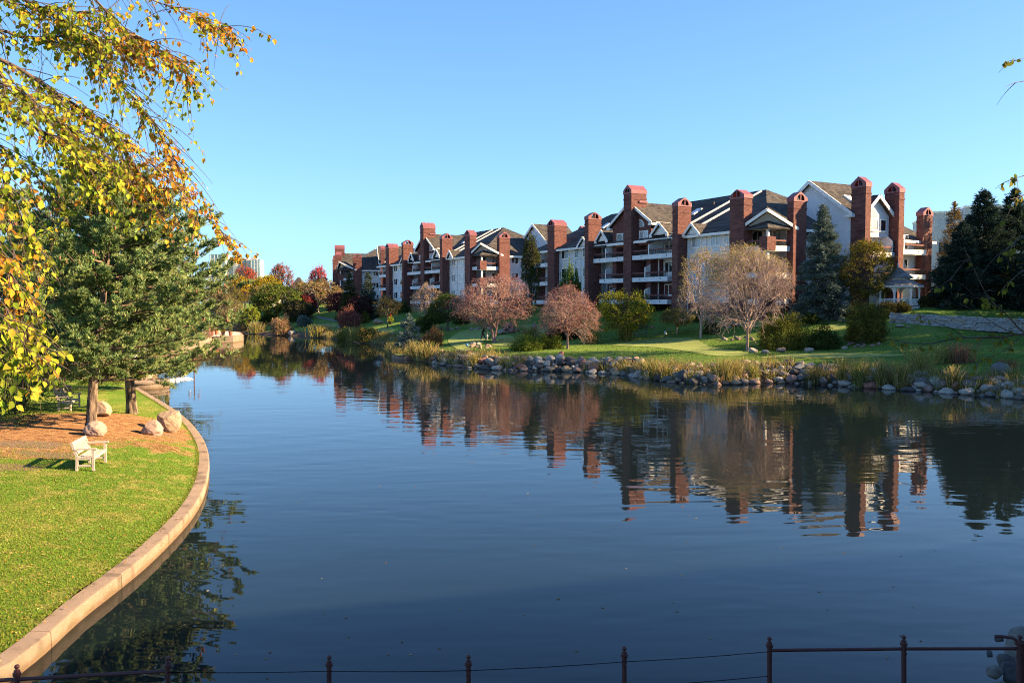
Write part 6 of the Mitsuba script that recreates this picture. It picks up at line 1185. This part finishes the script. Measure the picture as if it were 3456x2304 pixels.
x, y = pxy(65, 40); plant_pine('third pine at the left edge behind the birch leaves', (x, y, 1.2), pine(73, tall(0, 640, 40) - 1.2, 3.6, 1.6, 17000, r0=.17), 0)
x, y = pxy(560, 66); plant_pine('farther pine on the quay behind the two lawn pines', (x, y, .98), pine(74, tall(0, 905, 66) - .98, 3.6, 1.6, 10000, r0=.17), 0)
p = np.array([*pxy(150, 50), 1.1]); plant_tree('shade_tree', 'dark leafy broadleaf tree behind the left pine', 'tree', p, decid(91, tall(0, 685, 50) - 1.1, 5.2, 2.2, .16, 8000, .13, [(.055, .080, .020), (.09, .11, .03), (.16, .15, .05), (.22, .16, .05)], (3, 3, 2, 1), n1=10, n2=7, n3=6, rough=.5))
for i, (px, Y, w, h, pal, lab, lf_) in enumerate(((40, 35, 4.2, 3.0, [(.022, .04, .012), (.035, .055, .016)], 'big dark yew shrub at the left edge of the lawn', .09), (-60, 31, 3.6, 2.7, [(.022, .04, .012), (.035, .055, .016)], 'dark yew shrub just outside the left edge', .09), (120, 42, 3.4, 2.3, [(.03, .05, .014), (.05, .07, .02)], 'dark shrub behind the second bench', .09), (330, 50, 3.0, 1.5, [(.07, .10, .02), (.11, .14, .03), (.05, .075, .016)], 'juniper shrub behind the left pine trunk', .10), (405, 52, 2.6, 1.6, [(.08, .11, .02), (.13, .16, .03), (.05, .075, .016)], 'juniper shrub between the two pine trunks', .10), (452, 53, 1.7, 1.3, [(.10, .13, .03), (.14, .17, .035)], 'juniper shrub at the right foot of the right pine', .10), (240, 52, 3.4, 1.8, [(.07, .10, .02), (.10, .13, .03)], 'green shrub before the picket fence', .10), (500, 63, 2.6, 1.5, [(.16, .18, .04), (.20, .21, .06)], 'light green shrub behind the round basin', .11), (640, 112, 5, 2.4, [(.16, .14, .06), (.20, .15, .08)], 'brownish shrub on the quay', .2), (560, 100, 6, 3.2, [(.08, .10, .03), (.13, .13, .04)], 'green shrubbery at the back of the quay', .2))):
    x, y = pxy(px, Y); plant_shrub('shrub', lab, 'shrub', (x, y, 1.0), shrub(400 + i, w / 2, w / 2.4, h, 5200, lf_, pal, None, rough=.5, W=.34), rz=i * 50)
k = thing('young_trees', 'clump of three slender dark red trunks before the pavilion', 'tree')
for px in (352, 367, 386): x, y = pxy(px, 60); part(k, 'trunk', tubes(np.array([[x, y, .8], [x + .05, y, 2.4], [x - .03, y + .1, 4.4]]), np.array([.09, .075, .05])[None], 8), 'maroon_wood_material', smooth=True)

# ------------------------------------------------------------------ near boulders and shade at the lower right
for px, py, Y, w, h, kind, lab in ((3462, 2205, 12.6, 140, 200, 'mid grey', 'very large grey boulder in the lower right corner behind the railing'), (3392, 2232, 12.3, 64, 54, 'dark slate', 'rounded dark boulder left of the very large one'), (3340, 2207, 12.5, 24, 24, 'dark slate', 'small dark pointed stone at the water in the lower right'), (3357, 2270, 12.0, 56, 60, 'mid grey', 'brownish grey boulder below the rounded one'), (3376, 2322, 11.7, 70, 56, 'mid grey', 'grey boulder cut by the lower edge of the picture'), (3372, 2157, 12.9, 30, 26, 'dark slate', 'dark stone behind the short rail stub'), (3430, 2290, 11.9, 80, 80, 'dark slate', 'dark stone wedged under the very large boulder'), (3410, 2262, 12.1, 60, 60, 'dark slate', 'dark stone between the boulders in the lower right corner')):
    c = at(px, py, Y); v, f = boulder(int(px), 3, 4); v = v / np.abs(v).max(0) * [w / FOC * Y / 2, w / FOC * Y / 2 * .9, h / FOC * Y / 2]
    single('boulder', lab, 'boulder', (v + c, f), kind.replace(' ', '_') + '_rock_material', smooth=45)

# ------------------------------------------------------------------ railing along the water below the viewpoint
rl_ = thing('lake_railing', 'dark maroon railing with ball topped posts along the lower edge of the picture', 'railing')
tops = [(-420, 2262), (57, 2240), (567, 2213), (1111, 2209), (1581, 2207), (2107, 2179), (2597, 2146), (3050, 2141), (3443, 2140), (3900, 2150)]
PT_ = [onz(a, b, 1.22) for a, b in tops]
prof_ = [(0, -1.08), (.034, -1.08), (.034, -.155), (.046, -.150), (.050, -.125), (.050, -.105), (.036, -.098), (.036, -.075), (.018, -.066), (.014, -.056)] + [(.030 * math.sin(t), -.030 - .030 * math.cos(t)) for t in np.linspace(.5, math.pi, 9)]
for i, q in enumerate(PT_):
    thick = 1.0 if i != 8 else 1.4
    pr = [(r * (thick if z < -.06 else 1.1), z) for r, z in prof_]
    tw = T().translate([float(x) for x in q]).rotate([1, 0, 0], -3.0)
    k_ = part(rl_, 'post', lathe([(r, z) for r, z in pr if z < -.06] + [(0, -.055)], 14), 'rail_paint_material', smooth=35, tw=tw)
    part(k_, 'finial', lathe([(0, -.066)] + [(r, z) for r, z in pr if z >= -.066], 14), 'rail_paint_material', smooth=60, tw=tw)
    part(k_, 'eyelet', tubes(np.array([[.0 + .02 * math.cos(t), -.05, -.25 + .02 * math.sin(t)] for t in np.linspace(0, 6.28, 10)]), .005, 5), 'rail_paint_material', tw=tw)
for a, b in ((0, 1), (1, 2), (6, 7), (7, 8), (8, 9)):
    part(rl_, 'rail', tubes(np.array([PT_[a] + [0, -.01, -.195], PT_[b] + [0, -.01, -.195]]), .024, 10), 'rail_paint_material', smooth=True)
for dz in (-.20, -.55):
    pts_ = []
    for a, b in zip(range(2, 6), range(3, 7)):
        for t in np.linspace(0, 1, 9)[:-1 if b < 6 else None]: pts_.append(PT_[a] * (1 - t) + PT_[b] * t + [0, -.04, dz - .012 * math.sin(math.pi * t)])
    part(rl_, 'cable', tubes(np.array(pts_), .0045, 6), 'cable_material', smooth=True)
c = PT_[8]; part(rl_, 'end_bracket', tubes(np.array([c + [-.02, 0, -.10], c + [-.09, .02, -.055], c + [-.24, .06, -.05], c + [-.31, .08, -.06]]), .024, 8), 'rail_paint_material', smooth=True)

# ------------------------------------------------------------------ birches close to the viewpoint
def birch(root, limbs, rng, shoots, Lr, pal_fn, leaf_L, big=300, twigs=0, hang=.50, perlen=11, less=(), low=[9999] * 7):
    """Limbs: (pixels..., depth, depth at the end, base radius). Leafy shoots hang from them; the nearest leaves are single parts."""
    polys_ = []
    for pts_, y0, y1, r0 in limbs:
        n = len(pts_); P = np.array([at(a, b, y0 + (y1 - y0) * i / (n - 1)) for i, (a, b) in enumerate(pts_)]); P = chaikin(P, 2)
        t = np.linspace(0, 1, len(P)); part(root, 'limb', tubes(P, (r0 * .72 * (1 - .82 * t))[None], 7), 'birch_bark_material', smooth=True); polys_.append((P, r0))
    wood, LB, LD, LC = [], [], [], []
    wts = np.array([np.linalg.norm(np.diff(P, axis=0), axis=1).sum() for P, _ in polys_]); wts[list(less)] *= .9; wts /= wts.sum()
    for s in range(shoots + twigs):
        i = rng.choice(len(polys_), p=wts); P = polys_[i][0]; t = rng.beta(1.25, 1.0) * (len(P) - 1.01); j = int(t); o = P[j] + (P[j + 1] - P[j]) * (t - j); d0 = unit(P[j + 1] - P[j])
        L = rng.uniform(*Lr) * (1.0 if s < shoots else 1.3); dd = unit(d0 * .8 + rng.normal(0, .55, 3) * [1, 1, .6] + [0, 0, -.10])
        m = o + dd * L * .5; e = o + dd * L * .85 + [0, 0, -hang * L * rng.uniform(.3, 1.1)]
        ex, ey = CX + FOC * e[0] / e[1], 1022 - FOC * (e[2] - EYE[2]) / e[1]
        if ey > np.interp(ex, [0, 150, 190, 330, 400, 600, 780], low): continue
        c = bez(o[None], m[None], e[None], 7)[0]; wood.append((c, .0042))
        if s >= shoots or (i in less and s % 5 == 0): continue
        nl = max(3, int(L * perlen * rng.uniform(.6, 1.3)))
        for k in range(nl):
            u = rng.uniform(.05, 1.02); a = min(u, .999) * 6; jj = int(a); p = c[jj] + (c[jj + 1] - c[jj]) * (a - jj); pet = unit(rng.normal(0, 1, 3) * [1, 1, .5] + [0, 0, -.45]) * .018
            LB.append(p + pet); LD.append(unit(pet / .018 * .55 + rng.normal(0, .45, 3) + [0, 0, -.75])); LC.append(o)
    W_ = np.stack([w[0] for w in wood]); part(root, 'twigs', tubes(W_, np.linspace(.0042, .0014, 7)[None], 4), 'birch_bark_material', smooth=True, kind='stuff')
    LB, LD, LC = np.array(LB), np.array(LD), np.array(LC); n = len(LB); col = pal_fn(LB, rng); Ls = leaf_L * rng.uniform(.62, 1.2, n); Ws = Ls * rng.uniform(.62, .82, n); nr = unit(ball(rng, n) + [.45, -.6, .4])
    px = CX + FOC * LB[:, 0] / LB[:, 1]; py = 1022 - FOC * (LB[:, 2] - EYE[2]) / LB[:, 1]; inv = (px > 5) & (px < 3450) & (py > 5) & (py < 2300)
    order = np.argsort(-(Ls / LB[:, 1]) * inv); one = set(order[:min(big, int(inv.sum()))].tolist()); rest = np.array([i for i in range(n) if i not in one])
    for i in order[:len(one)]:
        g, c = leaves(LB[i:i + 1], LD[i:i + 1], nr[i:i + 1], Ls[i:i + 1], Ws[i:i + 1], col[i:i + 1], .3, rich=True); part(root, 'leaf', g, 'leaf_material', smooth=True, color=c)
    g, c = leaves(LB[rest], LD[rest], nr[rest], Ls[rest], Ws[rest], col[rest], .3, rich=True); part(root, 'leaves', g, 'leaf_material', color=c, kind='stuff')
rb_ = np.random.default_rng(17)
def pal_left(P, rng):
    n = len(P); px = CX + FOC * P[:, 0] / P[:, 1]; py = 1022 - FOC * (P[:, 2] - EYE[2]) / P[:, 1]
    org = meshkit.noise(P * 1.7, 5) + .22 * (py > 600) * (py < 1050) * (px < 160) - .25 * (py > 1080) + .15 * (py > 450) * (px > 420)
    a = tint(rng, [(.24, .27, .030), (.15, .20, .024), (.36, .33, .04)], n, (3, 3, 2), gain=1.3); b = tint(rng, [(.44, .21, .03), (.46, .29, .04), (.36, .15, .025)], n, (3, 3, 1), gain=1.3)
    k = (rng.random(n) < np.clip((org - .44) * 2.2, .06, .8))[:, None]; return np.where(k, b, a)
bt = thing('birch_tree', 'birch with orange and green autumn leaves hanging into the upper left', 'tree')
part(bt, 'trunk', tubes(np.array([[-6.9, 5.6, .1], [-6.8, 5.7, 3.0], [-6.6, 5.8, 6.5], [-6.2, 6.0, 10.0], [-5.7, 6.2, 12.0]]), np.array([.16, .14, .11, .07, .03])[None], 9), 'birch_bark_material', smooth=True)
LIMBS = [([(-700, -100), (-300, 60), (0, 200), (90, 245), (180, 310), (240, 345), (330, 410), (420, 510), (470, 600)], 6.3, 7.4, .030), ([(-500, 60), (0, 95), (70, 130), (190, 125), (270, 115), (360, 140), (430, 165)], 6.4, 7.6, .022), ([(150, -160), (325, 0), (400, 90), (460, 130), (520, 160), (600, 200), (640, 260)], 6.6, 7.8, .016), ([(-500, 200), (0, 340), (90, 420), (190, 465), (260, 510), (330, 590), (370, 680)], 6.0, 7.2, .022), ([(300, -120), (500, 0), (620, 35), (680, 65), (745, 95)], 6.8, 7.8, .011), ([(240, 345), (350, 420), (450, 500), (540, 580), (640, 670), (700, 740), (760, 800)], 7.0, 7.8, .016),
         ([(-400, -200), (0, -40), (130, 20), (250, 90), (330, 190), (420, 300), (520, 420), (600, 560)], 6.5, 7.7, .016), ([(-500, 350), (-100, 420), (40, 520), (130, 600), (200, 700), (240, 760)], 6.2, 7.2, .016), ([(-400, 100), (-50, 180), (60, 330), (170, 400), (320, 480), (430, 620), (520, 720)], 6.2, 7.5, .014), ([(-300, 500), (-60, 620), (10, 740), (50, 860), (62, 980), (70, 1090)], 5.2, 5.9, .008), ([(-300, 700), (-80, 800), (10, 880), (60, 960), (105, 1060), (120, 1150)], 5.0, 5.7, .007), ([(-200, 900), (0, 1060), (70, 1140), (110, 1210), (150, 1270)], 4.6, 5.2, .006), ([(-150, 950), (60, 1100), (140, 1160), (180, 1200)], 4.8, 5.4, .005), ([(-200, -60), (60, 20), (200, 30), (330, 60), (420, 110)], 6.6, 7.6, .012), ([(-200, 260), (40, 280), (140, 360), (240, 440)], 5.9, 6.8, .014)]
birch(bt, LIMBS[:9] + LIMBS[13:], rb_, 820, (.25, .60), pal_left, .051, 180, twigs=110, perlen=22, less=(), low=[1410, 1390, 790, 760, 780, 850, 890])
LOW = LIMBS[9:13] + [([(-300, 380), (-120, 480), (-20, 560), (50, 660), (85, 770), (105, 880)], 5.4, 6.0, .009), ([(-300, 560), (-90, 700), (0, 820), (45, 940), (75, 1050), (90, 1120)], 5.1, 5.7, .008), ([(-260, 800), (-60, 960), (30, 1040), (80, 1130), (110, 1220)], 4.8, 5.3, .006), ([(-240, 900), (-80, 1080), (0, 1180), (40, 1260), (60, 1310)], 4.7, 5.2, .006)]
birch(bt, LOW, rb_, 150, (.18, .42), pal_left, .060, 120, twigs=6, perlen=22, low=[1400, 1395, 1330, 1330, 1330, 700, 700])
bt2 = thing('birch_tree', 'shaded birch branches with olive leaves reaching in from the right edge', 'tree')
part(bt2, 'trunk', tubes(np.array([[7.0, 10.0, .1], [6.9, 10.0, 3.0], [6.75, 9.9, 6.0], [6.6, 9.8, 9.5]]), np.array([.15, .13, .10, .06])[None], 9), 'birch_bark_material', smooth=True)
LIMBS2 = [([(3640, 1120), (3456, 1128), (3421, 1128), (3380, 1139), (3284, 1139), (3229, 1140), (3174, 1153), (3133, 1161), (3054, 1156), (2977, 1139)], 9.6, 8.6, .020), ([(3257, 1139), (3215, 1109), (3174, 1095), (3097, 1060)], 9.0, 8.7, .008), ([(3600, 1200), (3446, 1120), (3407, 1068), (3366, 1038), (3325, 988), (3306, 950), (3275, 880), (3255, 840)], 9.4, 8.6, .016), ([(3421, 1126), (3350, 1090), (3298, 1052), (3240, 1025)], 9.3, 8.9, .009), ([(3380, 1040), (3300, 1010), (3250, 960), (3200, 940)], 9.2, 8.7, .008), ([(3640, 760), (3456, 790), (3420, 820), (3390, 850)], 9.4, 9.0, .012), ([(3640, 860), (3470, 900), (3430, 930), (3410, 950)], 9.4, 9.0, .010), ([(3640, 230), (3456, 275), (3420, 280), (3390, 295)], 9.4, 9.0, .009), ([(3600, 170), (3470, 190), (3430, 205)], 9.4, 9.0, .007), ([(3640, 560), (3470, 590), (3430, 600), (3405, 610)], 9.4, 9.0, .010), ([(3640, 640), (3480, 650), (3440, 665), (3410, 672)], 9.4, 9.0, .010), ([(3450, 1130), (3400, 1180), (3350, 1200), (3290, 1230)], 9.4, 9.0, .007)]
birch(bt2, LIMBS2, rb_, 52, (.12, .34), lambda P, rng: tint(rng, [(.13, .125, .020), (.10, .105, .018), (.18, .14, .02)], len(P), (3, 3, 1)), .068, 200, twigs=10, hang=.35, perlen=15)

# leaves and specks afloat on the near water
fw = np.random.default_rng(12); FL = [onz(px, py, .004) for px, py in ((2104, 1754), (2118, 1756), (2325, 1738), (2354, 1749), (897, 2218), (896, 2287), (2039, 2052), (2297, 1938), (2278, 2063), (2640, 1848), (2855, 1864), (1550, 2052), (1890, 2020), (620, 2110), (705, 1990), (1300, 1900), (3020, 1980), (1180, 2150))] + [onz(fw.uniform(740, 3300), fw.uniform(1500, 2250), .004) for _ in range(40)]
FL = np.array(FL); g, c = leaves(FL, np.column_stack([fw.normal(0, 1, (len(FL), 2)), np.zeros(len(FL))]), np.tile([[0, 0, 1.0]], (len(FL), 1)), fw.uniform(.04, .09, len(FL)), fw.uniform(.03, .055, len(FL)), tint(fw, [(.30, .19, .06), (.20, .10, .04), (.36, .30, .16)], len(FL)), .1)
scene['floating_leaves'] = mikit.ply(g, 'leaf_material', color=c); labels['floating_leaves'] = {'label': 'few fallen leaves floating on the near water', 'category': 'leaves', 'kind': 'stuff'}
